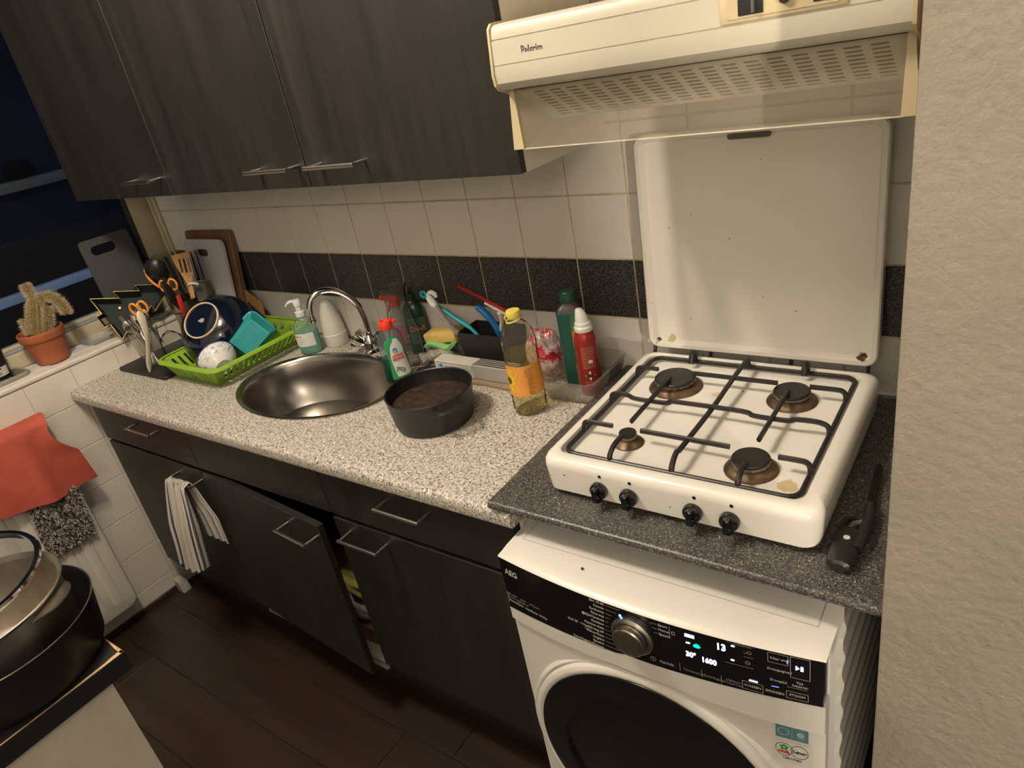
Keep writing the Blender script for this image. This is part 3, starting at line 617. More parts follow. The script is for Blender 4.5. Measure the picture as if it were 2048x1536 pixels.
def wp(x, y, z): return (x - WX, y + 0.36, z)
def front(x, z, h=0.0): return wp(x, wy(x) - h, z)
xs = [WX - WH + 2 * WH * i / 24 for i in range(25)]
# cabinet sides
bm = B(); box(bm, -WH, WH, -0.625 + 0.36, -0.045 + 0.36, 0.012, 0.812, 0.004, 2); obj('cabinet', bm, M_wm, wm)
# front moulding below the panel
def curved(bm, z0, z1, d0=0.0, back=0.03, x0=None, x1=None, ztop=None):
    xx = [x for x in xs if (x0 is None or x > x0 + 1e-4) and (x1 is None or x < x1 - 1e-4)]
    if x0 is not None: xx = [x0] + xx
    if x1 is not None: xx = xx + [x1]
    t = (lambda x: z1) if ztop is None else ztop
    loft(bm, [[wp(x, wy(x) - d0, z0 if not callable(z0) else z0(x)), wp(x, wy(x) - d0, t(x)), wp(x, -0.625, t(x)), wp(x, -0.625, z0 if not callable(z0) else z0(x))] for x in xx])
bm = B(); curved(bm, 0.075, 0.676, -0.006); obj('front_panel', bm, M_wm, wm, 20)
zb = lambda x: (0.708 + (x - 1.498) / 0.252 * 0.013) if x < 1.752 else 0.726 + max(0, (x - 1.80)) / 0.27 * 0.014
bm = B(); curved(bm, lambda x: 0.678 if not (1.55 < x < 2.0) else 0.678 + 0.010 * math.sin(PI * (x - 1.55) / 0.45) ** 2, 0, 0.0, ztop=lambda x: zb(x) - 0.0012); obj('front_moulding', bm, M_wm, wm, 20)
for fx in (-0.24, 0.24):
    for fy in (-0.20, 0.27): obj('foot', lathe(B(), [(0, 0), (0.022, 0), (0.022, 0.008), (0.010, 0.010), (0.010, 0.020), (0, 0.020)], 16), M_black, wm, loc=(fx, fy, 0.0))
bm = B(); curved(bm, 0.012, 0.073, -0.012); obj('kick_panel', bm, M_wm, wm, 20)
# control panel
bm = B(); curved(bm, zb, 0.8316, 0.0006, x0=1.4965, x1=2.066); cp = obj('control_panel', bm, M_panel, wm, 20)
# top plate with rounded front lip
bm = B(); rg = []
for x in [WX - WH] + xs[1:-1] + [WX + WH]:
    y = wy(x); sh = 0.004 if x in (xs[0], xs[-1]) else 0
    rg.append([wp(x, -0.045, 0.813), wp(x, -0.045, 0.841 - sh), wp(x, -0.585, 0.841 - sh), wp(x, y + 0.030, 0.8405 - sh), wp(x, y + 0.010, 0.8385 - sh), wp(x, y + 0.001, 0.8345), wp(x, y - 0.0012, 0.8320 + 0.0005), wp(x, y + 0.004, 0.8318 + 0.0005), wp(x, -0.62, 0.8322), wp(x, -0.62, 0.813)])
loft(bm, rg); obj('top_plate', bm, M_wm, wm, 25)
bm = B()
for a in ((1.520, 2.045, -0.600, -0.5985), (1.5190, 1.5205, -0.600, -0.06), (2.0445, 2.046, -0.600, -0.06)): box(bm, a[0] - WX, a[1] - WX, a[2] + 0.36, a[3] + 0.36, 0.8409, 0.8413)
obj('top_seam', bm, mat('seam_grey', (0.46, 0.43, 0.38), 0.6), wm)
# side ribs
side_m = mat('washer_side_white', (0.70, 0.67, 0.61), 0.4, var=0.03)
for k in range(11):
    z = 0.800 - k * 0.062; yy0 = -0.590 + (0.012 if k % 2 else 0)
    bm = B(); loft(bm, [[(WH - 0.0005, -0.585 + 0.36, z - 0.013), (WH - 0.0005, -0.585 + 0.36, z + 0.013), (WH - 0.0005, -0.08 + 0.36, z + 0.013), (WH - 0.0005, -0.08 + 0.36, z - 0.013)], [(WH + 0.005, -0.570 + 0.36, z - 0.005), (WH + 0.005, -0.570 + 0.36, z + 0.005), (WH + 0.005, -0.095 + 0.36, z + 0.005), (WH + 0.005, -0.095 + 0.36, z - 0.005)]])
    obj('side_rib', bm, side_m, wm, 0)
# dial
kx, kz = 1.7785, 0.7815
dl = obj('dial_ring', lathe(B(), [(0.0, 0.0), (0.0375, 0.0), (0.0375, 0.006), (0.034, 0.009), (0.030, 0.009), (0.030, 0.004), (0, 0.004)], 48), M_steel, cp); dl.matrix_local = Matrix.Translation(front(kx, kz, 0.0008)) @ aim((0, -1, 0.0))
bm = B(); lathe(bm, [(0.0, 0.003), (0.0285, 0.003), (0.0285, 0.020), (0.0268, 0.022), (0.0255, 0.0215), (0, 0.0215)], 48); o = obj('dial', bm, mat('spun_steel_dial', (0.46, 0.41, 0.34), 0.30, 1.0, var=0.1), cp); o.matrix_local = Matrix.Translation(front(kx, kz, 0.0008)) @ aim((0, -1, 0.0))
bm = B(); loft(bm, [[front(kx + 0.0450 * math.cos(a), kz + 0.045 * math.sin(a), 0.0004 + h) for a in [2 * PI * i / 48 for i in range(48)]] for h in (0, 0.0012)]); obj('dial_surround', bm, M_panel, cp)
bm = B(); lathe(bm, [(0, 0), (0.0022, 0), (0.0018, 0.0012), (0, 0.0014)], 12); o = obj('programme_light', bm, M_blue, cp); o.matrix_local = Matrix.Translation(front(1.7590, 0.8165, 0.0016)) @ aim((0, -1, 0))
# printed words on the panel
tw = B(); td = B(); lit = B()
def T(b_, s, x, z, size, align='LEFT', bold=0.0, sx=1.0, spacing=1.0): add_text(b_, s, size, lambda u, v, w: front(x + u, z + v, 0.0011 + w), align, spacing, bold, sx)
def bar2(b_, x0, z0, x1, z1, t=0.0005):
    d = Vector((x1 - x0, z1 - z0)); n_ = Vector((-d.y, d.x)).normalized() * t
    k = max(1, int(d.length / 0.01)); pr_ = []
    for i in range(k + 1):
        px, pz = x0 + d.x * i / k, z0 + d.y * i / k; pr_.append([front(px + n_.x, pz + n_.y, 0.0014), front(px - n_.x, pz - n_.y, 0.0014)])
    vv = [[b_.verts.new(p) for p in r] for r in pr_]
    for a, c in zip(vv[:-1], vv[1:]): b_.faces.new((a[0], a[1], c[1], c[0]))
T(tw, 'AEG', 1.5060, 0.7975, 0.0180, bold=0.0003, sx=0.92)
bar2(tw, 1.4990, 0.7495, 1.4990, 0.7225)
T(td, 'WASH · DRY · STEAM', 1.5010, 0.7430, 0.0068, spacing=1.25); T(td, '9000 SERIES 9', 1.5010, 0.7350, 0.0068, spacing=1.25); T(tw, 'PowerCare · AutoDose 10/6kg', 1.5010, 0.7265, 0.0066, spacing=1.1)
progs = ['Eco 40-60', 'Katoen', 'Synthetica', 'Fijne was', 'Wol/Handwas', 'Outdoor', 'Machine clean', "Snel 20' - Was&Droog 60'", 'PowerClean', 'Hygiëne', 'Spoelen', 'Centrifugeren/Pompen']
for i, s in enumerate(progs):
    z = 0.8275 - i * 0.00965; xr = 1.7300 - 0.0012 * i
    T(tw, s, xr, z - 0.002, 0.0070, 'RIGHT')
    a = math.radians(118 + i * 10.8); ex, ez = kx + 0.041 * math.cos(a), kz + 0.041 * math.sin(a)
    bar2(tw, xr + 0.0025, z, min(ex, kx - 0.012), z, 0.00028)
for i, s in enumerate(['Sport', 'Home', 'Special']):
    T(tw, s, 1.8255, 0.8215 - 0.0098 * i, 0.0070); bar2(tw, 1.8120 + 0.002 * i, 0.8235 - 0.0098 * i, 1.8238, 0.8235 - 0.0098 * i, 0.00028)
bar2(tw, 1.8448, 0.8275, 1.8440, 0.8030, 0.0004); T(tw, 'Aan/Uit', 1.8210, 0.7395, 0.0078)
def ringp(b_, x, z, r, t, n=24):
    lo_ = [front(x + (r - t) * math.cos(2 * PI * i / n), z + (r - t) * math.sin(2 * PI * i / n), 0.0014) for i in range(n)]; hi_ = [front(x + r * math.cos(2 * PI * i / n), z + r * math.sin(2 * PI * i / n), 0.0014) for i in range(n)]
    loft(b_, [lo_, hi_], False, False)
def boxp(b_, x0, x1, z0, z1, t=0.0004): bar2(b_, x0, z0, x1, z0, t); bar2(b_, x0, z1, x1, z1, t); bar2(b_, x0, z0, x0, z1, t); bar2(b_, x1, z0, x1, z1, t)
ringp(tw, 1.8105, 0.7420, 0.0048, 0.0007); bar2(tw, 1.8105, 0.7400, 1.8105, 0.7440, 0.0004)
ringp(tw, 1.685, 0.7535, 0.0030, 0.0005, 14); ringp(tw, 1.692, 0.7535, 0.0030, 0.0005, 14); ringp(tw, 1.684, 0.7890, 0.0033, 0.0030, 14); ringp(tw, 1.692, 0.7890, 0.0033, 0.0008, 14); boxp(tw, 1.848, 1.8525, 0.812, 0.818, 0.0005)
for x in (1.8560, 1.8915, 1.9220): bar2(tw, x, 0.7365, x, 0.7535, 0.0003)
T(td, 'Temperatuur', 1.8610, 0.7400, 0.0066); T(td, 'Centrifugeren', 1.8930, 0.7405, 0.0064); T(td, 'Vlekken/', 1.9290, 0.7455, 0.0066); T(td, 'Voorwas', 1.9295, 0.7395, 0.0066)
T(td, 'AutoDose', 1.9430, 0.8275, 0.0062); bar2(td, 1.9335, 0.8300, 1.9420, 0.8300, 0.0003); bar2(td, 1.9640, 0.8300, 1.9745, 0.8300, 0.0003); bar2(tw, 1.9290, 0.7862, 1.9720, 0.7868, 0.00028); bar2(tw, 1.9575, 0.8080, 1.9717, 0.8083, 0.00028)
ringp(tw, 1.9660, 0.8180, 0.0032, 0.0006, 12); bar2(tw, 1.9580, 0.8150, 1.9640, 0.8170, 0.0004); ringp(tw, 1.9632, 0.7963, 0.0038, 0.0006, 16); bar2(tw, 1.9605, 0.7963, 1.9660, 0.7963, 0.0003)
boxp(tw, 1.9920, 2.0195, 0.8103, 0.8293, 0.00035); T(tw, 'Klaar over', 1.9945, 0.8172, 0.0064)
boxp(tw, 2.0225, 2.0485, 0.7885, 0.8302, 0.0004)
T(tw, 'Droogtegraad', 1.9905, 0.7945, 0.0060); T(tw, 'Droogtijd', 1.9940, 0.7720, 0.0060); T(tw, 'Tijd', 2.0300, 0.7770, 0.0060); T(tw, 'besparen', 2.0245, 0.7705, 0.0060); bar2(tw, 2.0175, 0.7672, 2.0450, 0.7676, 0.00028)
boxp(tw, 1.9540, 1.9838, 0.7395, 0.7562, 0.00035); T(tw, 'WASSEN', 1.9690, 0.7455, 0.0064, 'CENTER'); T(tw, 'DROGEN', 2.0005, 0.7462, 0.0064, 'CENTER'); boxp(tw, 2.0167, 2.0463, 0.7440, 0.7585, 0.00035); T(tw, 'STOOM', 2.0315, 0.7490, 0.0064, 'CENTER')
T(lit, '30°', 1.8680, 0.7745, 0.0145, bold=0.0003, sx=0.82); T(lit, '1600', 1.8925, 0.7720, 0.0145, bold=0.0003, sx=0.82); T(lit, '13', 1.9165, 0.8085, 0.0185, bold=0.0003, sx=0.85)
for a in ((1.8690, 0.8215, 1.8840, 0.8215), (1.8690, 0.8180, 1.8840, 0.8180), (1.8700, 0.8040, 1.8765, 0.8042), (1.9400, 0.8238, 1.9450, 0.8236), (1.9385, 0.7940, 1.9435, 0.7938), (1.9640, 0.7603, 1.9765, 0.7600)): bar2(lit, *a, 0.0011)
tri = [lit.verts.new(front(*p, 0.0014)) for p in ((2.0295, 0.8135), (2.0295, 0.8050), (2.0345, 0.8092))]; lit.faces.new(tri)
bar2(lit, 2.0368, 0.8050, 2.0368, 0.8135, 0.0007); bar2(lit, 2.0390, 0.8050, 2.0390, 0.8135, 0.0007)
for o_ in (obj('printed_words', tw, M_print, cp, 0), obj('printed_captions', td, M_print_d, cp, 0), obj('display_figures', lit, M_lit, cp, 0)): o_['kind'] = 'stuff'
bm = B(); bm.faces.new([bm.verts.new(front(1.8870 + 0.0055 * math.cos(a) * (1 - 0.3 * math.sin(a)), 0.8025 + 0.0040 * math.sin(a), 0.0014)) for a in [2 * PI * i / 14 for i in range(14)]]); obj('eco_light', bm, M_green, cp, 0)
bl = B(); bar2(bl, 1.9960, 0.7603, 2.0065, 0.7612, 0.0006); bar2(bl, 2.0182, 0.8140, 2.0182, 0.8215, 0.0005); obj('blue_marks', bl, mat('dim_blue_light', (0.1, 0.15, 0.6), 0.5, emit=(0.2, 0.3, 1), es=1.6), cp, 0)['kind'] = 'stuff'
# detergent drawer groove is the lower edge of the moulding; porthole door
dc = (1.779, 0.414)
def disc_ring(prof, n=72):
    b_ = B(); loft(b_, [[wp(dc[0] + r * math.cos(2 * PI * i / n), -0.668 - h, dc[1] + r * math.sin(2 * PI * i / n)) for i in range(n)] for r, h in prof], False, False); return b_
obj('door_surround', disc_ring([(0.274, -0.030), (0.274, -0.010), (0.268, -0.004), (0.262, -0.010)]), M_wm, wm)
dr_ = obj('door', disc_ring([(0.262, -0.030), (0.262, -0.002), (0.260, 0.003), (0.254, 0.0065), (0.248, 0.0065), (0.244, 0.004), (0.244, -0.02)]), M_wm, wm)
b_ = disc_ring([(0.2445, 0.003), (0.243, 0.006), (0.20, 0.010), (0.188, 0.0095), (0.184, 0.002), (0.12, 0.004), (0.0004, 0.005)]); obj('door_glass', b_, mat('smoked_door_glass', (0.007, 0.007, 0.0075), 0.10, coat=0.3), dr_)
# stickers
st = B(); T0 = lambda x, z, h=0.0: wp(x, wy(x) + 0.006 - h, z)
def quad(b_, x0, x1, z0, z1, h): b_.faces.new([b_.verts.new(T0(x, z, h)) for x, z in ((x0, z0), (x1, z0), (x1, z1), (x0, z1))])
quad(st, 1.9930, 2.0500, 0.585, 0.6740, 0.0008); sk_ = obj('sticker', st, mat('clear_sticker_white', (0.70, 0.68, 0.62), 0.3), wm, 0)
b_ = B(); quad(b_, 1.9985, 2.0455, 0.643, 0.6715, 0.0012); obj('teal_label', b_, mat('teal_print', (0.10, 0.22, 0.27), 0.5), sk_, 0)
def ring3(b_, x, z, r, t, h, sx=1.0, n=28): loft(b_, [[T0(x + sx * (r - t) * math.cos(2 * PI * i / n), z + (r - t) * math.sin(2 * PI * i / n), h) for i in range(n)], [T0(x + sx * r * math.cos(2 * PI * i / n), z + r * math.sin(2 * PI * i / n), h) for i in range(n)]], False, False)
b_ = B(); ring3(b_, 2.0100, 0.6590, 0.0085, 0.0015, 0.0016); ring3(b_, 2.0345, 0.6590, 0.0052, 0.0040, 0.0016); quad(b_, 2.0219, 2.0224, 0.650, 0.669, 0.0016); quad(b_, 2.0290, 2.0400, 0.6510, 0.6520, 0.0016); obj('label_marks', b_, mat('pale_teal_print', (0.45, 0.55, 0.56), 0.5), sk_, 0)
b_ = B(); ring3(b_, 2.0105, 0.6170, 0.0150, 0.0009, 0.0014, 0.85); ring3(b_, 2.0330, 0.6170, 0.0150, 0.0009, 0.0014, 0.85); quad(b_, 1.9975, 2.0455, 0.6370, 0.6374, 0.0014)
def TS(b_, s, x, z, size, **k): add_text(b_, s, size, lambda u, v, w: T0(x + u, z + v, 0.0014 + w), k.get('align', 'CENTER'), 1.0, k.get('bold', 0.0), k.get('sx', 1.0))
TS(b_, 'Lenor', 2.0335, 0.6140, 0.0095, sx=0.85, bold=0.0002); TS(b_, 'CERTIFIED', 2.0220, 0.5950, 0.0062); obj('seal_print', b_, mat('black_print', (0.02, 0.02, 0.02), 0.5), sk_, 0)
b_ = B(); TS(b_, 'ARIEL', 2.0105, 0.6085, 0.0072, bold=0.0003); obj('red_print', b_, mat('red_print', (0.55, 0.03, 0.03), 0.5), sk_, 0)
b_ = B()
for k in range(5): ring3(b_, 2.0105 + 0.0042 * math.cos(2 * PI * k / 5 + 0.3), 0.6215 + 0.0042 * math.sin(2 * PI * k / 5 + 0.3), 0.0026, 0.0024, 0.0015, n=10)
obj('green_print', b_, mat('green_print', (0.05, 0.32, 0.08), 0.5), sk_, 0)
# ================================================================== THINGS ON THE WORKTOP
FACE = 0.61      # turn that faces labels to the room
M_lime = mat('lime_plastic', (0.235, 0.40, 0.03), 0.38, var=0.05)
M_navy = mat('navy_glaze', (0.0035, 0.0065, 0.015), 0.10, var=0.2, coat=0.4)
# --- green dish rack
rk = thing('dish_rack', 'lime green plastic dish rack full of drying dishes', 'dish rack', (0.150, -0.235, ZC))
RX0, RX1, RY0, RY1, RH = -0.160, 0.172, -0.196, 0.188, 0.070
bx0, bx1, by0, by1 = -0.125, 0.110, -0.165, 0.160
def side_wall(pA, pB, qA, qB, nslot, s0=0.06, s1=0.94, v0=0.16, v1=0.80, w=0.42):
    """slotted wall between base edge pA-pB and rim edge qA-qB"""
    pA, pB, qA, qB = map(Vector, (pA, pB, qA, qB))
    def P(p): return (pA.lerp(pB, p[0])).lerp(qA.lerp(qB, p[0]), p[1])
    hs = []
    for i in range(nslot):
        c = s0 + (s1 - s0) * (i + 0.5) / nslot; h = (s1 - s0) / nslot * w / 2; hs.append([(c - h, v0), (c + h, v0), (c + h, v1), (c - h, v1)])
    b_ = B(); fill_holes(b_, [(0, 0), (1, 0), (1, 1), (0, 1)], hs, P)
    bmesh.ops.recalc_face_normals(b_, faces=b_.faces); bmesh.ops.solidify(b_, geom=list(b_.faces), thickness=0.0022); return b_
z0 = 0.006
obj('side', side_wall((bx1, by0, z0), (bx1, by1, z0), (RX1 - 0.006, RY0 + 0.01, RH - 0.004), (RX1 - 0.006, RY1 - 0.01, RH - 0.004), 14), M_lime, rk, 20)
obj('side', side_wall((bx0, by1, z0), (bx0, by0, z0), (RX0 + 0.006, RY1 - 0.01, RH - 0.004), (RX0 + 0.006, RY0 + 0.01, RH - 0.004), 14), M_lime, rk, 20)
xm = -0.015
obj('end', side_wall((xm + 0.022, by0, z0), (bx1, by0, z0), (xm + 0.012, RY0 + 0.006, RH - 0.004), (RX1 - 0.01, RY0 + 0.006, RH - 0.004), 4, 0.25, 0.85, 0.2, 0.75, 0.3), M_lime, rk, 20)
obj('end', side_wall((bx0, by0, z0), (xm - 0.022, by0, z0), (RX0 + 0.01, RY0 + 0.006, RH - 0.004), (xm - 0.012, RY0 + 0.006, RH - 0.004), 4, 0.25, 0.85, 0.2, 0.75, 0.3), M_lime, rk, 20)
obj('end', side_wall((bx1, by1, z0), (bx0, by1, z0), (RX1 - 0.01, RY1 - 0.006, RH - 0.004), (RX0 + 0.01, RY1 - 0.006, RH - 0.004), 6), M_lime, rk, 20)
bm = B(); loft(bm, [[(xm - 0.022, by0, z0), (xm - 0.012, RY0 + 0.006, RH - 0.004)], [(xm, by0 + 0.03, z0), (xm, RY0 + 0.02, RH - 0.004)], [(xm + 0.022, by0, z0), (xm + 0.012, RY0 + 0.006, RH - 0.004)]], False, False, closed=False); obj('end_notch', bm, M_lime, rk)
bm = B(); box(bm, bx0, bx1, by0, by1, 0.002, 0.006, 0.001, 1); obj('tray_floor', bm, M_lime, rk)
bm = B()
prf = [(0.0, 0.0), (0.006, 0.002), (0.013, -0.001), (0.016, -0.007), (0.013, -0.010), (0.004, -0.006)]
loft(bm, [[(*p, RH + dz) for p in rrect(RX0 - d + 0.008, RX1 + d - 0.008, RY0 - d + 0.008, RY1 + d - 0.008, 0.03 + d, 6)] for d, dz in prf + [prf[0]]], False, False); obj('rim', bm, M_lime, rk)
bm = B(); box(bm, 0.075, 0.079, by0 + 0.22, by1, 0.006, 0.056, 0.001, 1); obj('divider', bm, M_lime, rk)
# --- navy bowl standing on edge in the rack
ax = Vector((0.274, -0.639, 0.719)).normalized()
bw = thing('bowl', 'large navy blue glazed bowl leaning upside down in the rack', 'bowl', (0.1, -0.28, 1.0)); base_c = Vector((0.102, -0.292, 1.052))
setm(bw, base_c, aim(-ax))
bm = B(); lathe(bm, [(0.0, 0.0), (0.055, 0.0), (0.066, 0.003), (0.092, 0.020), (0.114, 0.048), (0.125, 0.080), (0.126, 0.084), (0.123, 0.084), (0.111, 0.051), (0.088, 0.025), (0.062, 0.008), (0.0, 0.006)], 64); obj('bowl_body', bm, M_navy, bw)
bm = B(); lathe(bm, [(0.0585, 0.001), (0.0585, -0.0035), (0.0610, -0.0042), (0.0628, -0.0030), (0.0632, 0.0020)], 64); obj('foot_ring', bm, mat('bare_clay_ring', (0.66, 0.50, 0.36), 0.6), bw)
bm = B(); box(bm, -0.009, 0.005, -0.007, 0.007, -0.0006, 0.0002); box(bm, 0.003, 0.012, -0.004, 0.003, -0.0007, 0.0001); obj('maker_stamp', bm, mat('grey_stamp', (0.32, 0.32, 0.32), 0.6), bw)
# --- floral bowl
ax2 = Vector((0.86, -0.22, -0.34)).normalized(); fb = thing('bowl', 'small white bowl with blue flower pattern in the rack', 'bowl'); setm(fb, Vector((0.272, -0.368, 0.944)), aim(-ax2))
def floral():
    m, nt, b = _new('blue_flower_porcelain'); v = coords(nt); n = noise(nt, v, 95, 4, 0.75); n2 = noise(nt, v, 40, 2)
    f = ramp(nt, n, [(0.52, (0, 0, 0)), (0.60, (1, 1, 1))]); sx_ = nt.nodes.new('ShaderNodeSeparateXYZ'); nt.links.new(v, sx_.inputs[0])
    band = ramp(nt, sx_.outputs[2], [(0.012, (0, 0, 0)), (0.018, (1, 1, 1))]); mm = nt.nodes.new('ShaderNodeMath'); mm.operation = 'MULTIPLY'; nt.links.new(f, mm.inputs[0]); nt.links.new(band, mm.inputs[1])
    nt.links.new(mixc(nt, mm.outputs[0], (0.72, 0.70, 0.68), (0.22, 0.22, 0.42)), b.inputs['Base Color']); b.inputs['Roughness'].default_value = 0.12; return m
bm = B(); lathe(bm, [(0, 0), (0.024, 0.0), (0.026, -0.003), (0.029, 0.0), (0.042, 0.010), (0.055, 0.030), (0.060, 0.052), (0.0575, 0.052), (0.052, 0.032), (0.038, 0.012), (0, 0.005)], 48); obj('bowl_body', bm, floral(), fb)
bm = B(); lathe(bm, [(0.0600, 0.0490), (0.0610, 0.0520), (0.0590, 0.0535), (0.0570, 0.0520)], 48); obj('blue_rim', bm, mat('cobalt_line', (0.05, 0.05, 0.22), 0.2), fb)
# --- turquoise colander
cl = thing('colander', 'turquoise plastic colander standing in the rack', 'colander')
e1 = Vector((0.435, 0.71, 0.55)).normalized(); nn = Vector((0.788, -0.597, 0.149)); nn = (nn - e1 * nn.dot(e1)).normalized(); e2 = e1.cross(nn)
cl.matrix_world = Matrix.Translation((0.205, -0.258, 0.947)) @ Matrix(((nn.x, e2.x, e1.x, 0), (nn.y, e2.y, e1.y, 0), (nn.z, e2.z, e1.z, 0), (0, 0, 0, 1)))
M_turq = mat('turquoise_plastic', (0.03, 0.33, 0.36), 0.35)
CW, CL = 0.036, 0.100
hs = [[(-0.0295 + 0.0065 * i + 0.0018 * math.cos(a), 0.006 + 0.0065 * j + 0.0018 * math.sin(a)) for a in [2 * PI * k / 6 for k in range(6)]] for i in range(10) for j in range(14)]
bm = B(); fill_holes(bm, [(-CW, 0), (CW, 0), (CW, CL), (-CW, CL)], hs, lambda p: (0.020, p[0], p[1])); obj('perforated_base', bm, M_turq, cl, 0)
bm = B(); box(bm, 0.0165, 0.0190, -CW + 0.001, CW - 0.001, 0.001, CL - 0.001); obj('shade_backing', bm, mat('shade_turquoise', (0.008, 0.10, 0.11), 0.5), cl)  # dark sheet paints the shade seen through the holes
def colwall(a, b_, c, d): q = B(); loft(q, [[a, b_], [d, c]], False, False, closed=False); bmesh.ops.solidify(q, geom=list(q.faces), thickness=0.002); return q
oy, oz = CW + 0.012, 0.012
for pts_ in (((0.02, -CW, 0), (0.02, -CW, CL), (-0.035, -oy, CL + oz), (-0.035, -oy, -oz)), ((0.02, CW, 0), (0.02, CW, CL), (-0.035, oy, CL + oz), (-0.035, oy, -oz)), ((0.02, -CW, CL), (0.02, CW, CL), (-0.035, oy, CL + oz), (-0.035, -oy, CL + oz)), ((0.02, -CW, 0), (0.02, CW, 0), (-0.035, oy, -oz), (-0.035, -oy, -oz))): obj('wall', colwall(*pts_), M_turq, cl, 20)
bm = B(); tube(bm, [(-0.036, y, z) for y, z in rrect(-oy - 0.003, oy + 0.003, -oz - 0.003, CL + oz + 0.003, 0.02, 4)], 0.004, 8, closed=True, flat=1.0); obj('rim', bm, M_turq, cl)
# --- dark oven dish behind, and a pale lid
dk = thing('baking_pan', 'dark square pan wedged behind the turquoise colander', 'pan'); setm(dk, Vector((0.118, -0.115, 0.962)), Euler((math.radians(0), math.radians(62), math.radians(62))).to_matrix().to_4x4())
bm = B(); loft(bm, [[(*p, z) for p in rrect(-w, w, -w, w, 0.02, 5)] for w, z in ((0.055, 0.0), (0.066, 0.030), (0.064, 0.030), (0.052, 0.004))]); obj('pan_body', bm, mat('dark_nonstick', (0.020, 0.015, 0.012), 0.4), dk)
bm = B(); lathe(bm, [(0, 0), (0.005, 0.001), (0.006, 0.006), (0, 0.011)], 12); obj('rivet', bm, M_chrome, dk, loc=(-0.064, 0.030, 0.026))
# --- black drip mat
mt = obj('draining_mat', prism(B(), rrect(-0.150, 0.155, -0.150, 0.120, 0.012, 4), 0, 0.011, 'xy', 0.002), mat('black_rubber_mat', (0.012, 0.011, 0.010), 0.55, bmp=0.3, bscale=120), loc=(-0.145, -0.285, ZC + 0.0006)); tag(mt, 'flat black drip mat under the cutlery beaker and glasses', 'mat')
ZM = ZC + 0.0120
# --- cutlery beaker
M_clear = clear('clear_plastic', (0.95, 0.945, 0.93), 0.10, (0.62, 0.59, 0.54), 0.08)
M_glassw = clear('clear_drinking_glass', (0.93, 0.93, 0.92), 0.05, (0.35, 0.34, 0.32), 0.03)
bk = thing('cutlery_beaker', 'clear plastic beaker holding cutlery near the window', 'beaker', (-0.165, -0.362, ZM))
bm = B(); lathe(bm, [(0, 0), (0.033, 0), (0.034, 0.002), (0.047, 0.122), (0.0485, 0.124), (0.0465, 0.124), (0.032, 0.004), (0, 0.003)], 40); obj('beaker_wall', bm, M_clear, bk)
M_cut = mat('cutlery_steel', (0.50, 0.47, 0.43), 0.22, 1.0)
def fork(label, base, tip, kind):
    base, tip = Vector(base), Vector(tip); L_ = (tip - base).length; f = thing(kind, label, 'cutlery'); setm(f, base, aim(tip - base, random.uniform(0, 3)))
    bm = B(); tube(bm, [(0, 0, 0), (0, 0, L_ * 0.35), (0, 0, L_ * 0.72)], [0.005, 0.0035, 0.0025], 8, flat=0.35); obj('handle', bm, M_cut, f)
    if kind == 'fork':
        bm = B(); tube(bm, [(0, 0, L_ * 0.70), (0, 0, L_ * 0.76), (0, 0, L_ * 0.82)], [0.003, 0.010, 0.0105], 8, flat=0.18); obj('fork_head', bm, M_cut, f)
        for k in range(4): bm = B(); x = -0.0085 + 0.0057 * k; tube(bm, [(x, 0, L_ * 0.81), (x, 0.001, L_)], [0.0018, 0.0010], 6); obj('tine', bm, M_cut, f)
    else:
        bm = B(); tube(bm, [(0, 0, L_ * 0.70), (0, 0, L_ * 0.78), (0, 0.002, L_ * 0.88), (0, 0.002, L_ * 0.96), (0, 0, L_)], [0.003, 0.013, 0.016, 0.011, 0.003], 12, flat=0.25); obj('spoon_bowl', bm, M_cut, f)
bc = Vector((-0.165, -0.362, ZM + 0.006))
cuts = [((-0.07, -0.02, 0.170), 'fork', 'steel fork leaning furthest towards the window in the beaker'), ((-0.045, 0.02, 0.175), 'fork', 'steel fork in the middle of the beaker'), ((-0.02, -0.035, 0.160), 'spoon', 'steel spoon in the front of the beaker'), ((0.0, 0.03, 0.178), 'spoon', 'steel spoon at the back of the beaker'), ((0.028, -0.01, 0.168), 'fork', 'steel fork on the bowl side of the beaker'), ((-0.06, 0.035, 0.155), 'spoon', 'short steel spoon at the window side of the beaker'), ((0.030, 0.030, 0.150), 'spoon', 'short steel spoon on the bowl side of the beaker')]
cuts += [((-0.055, -0.005, 0.150), 'fork', 'short steel fork between the two window-side forks in the beaker'), ((-0.030, 0.040, 0.165), 'fork', 'steel fork at the very back of the beaker'), ((0.012, -0.030, 0.150), 'fork', 'short steel fork in front by the cream knife'), ((-0.075, 0.015, 0.158), 'spoon', 'steel spoon leaning furthest out over the sill')]
for d_, kind, lb in cuts: fork(lb, bc + Vector((d_[0] * -0.25, d_[1] * -0.25, 0)), bc + Vector(d_), kind)
# --- cream knife leaning outside the beaker
kn = obj('butter_knife', B() and tube(B(), catmull([(-0.052, -0.397, 1.118), (-0.046, -0.400, 1.085), (-0.048, -0.404, 1.045), (-0.062, -0.410, 0.998), (-0.082, -0.418, 0.950), (-0.095, -0.424, ZM + 0.003)], 5), [0.004, 0.009, 0.0125, 0.0135, 0.0135, 0.013, 0.012, 0.011, 0.0105, 0.010, 0.009, 0.0085, 0.008, 0.008, 0.008, 0.008, 0.008, 0.008, 0.0085, 0.009, 0.0095, 0.0095, 0.009, 0.008, 0.006, 0.004], 10, flat=0.35), mat('cream_plastic', (0.64, 0.57, 0.43), 0.4)); tag(kn, 'cream plastic spreading knife leaning against the cutlery beaker', 'knife')
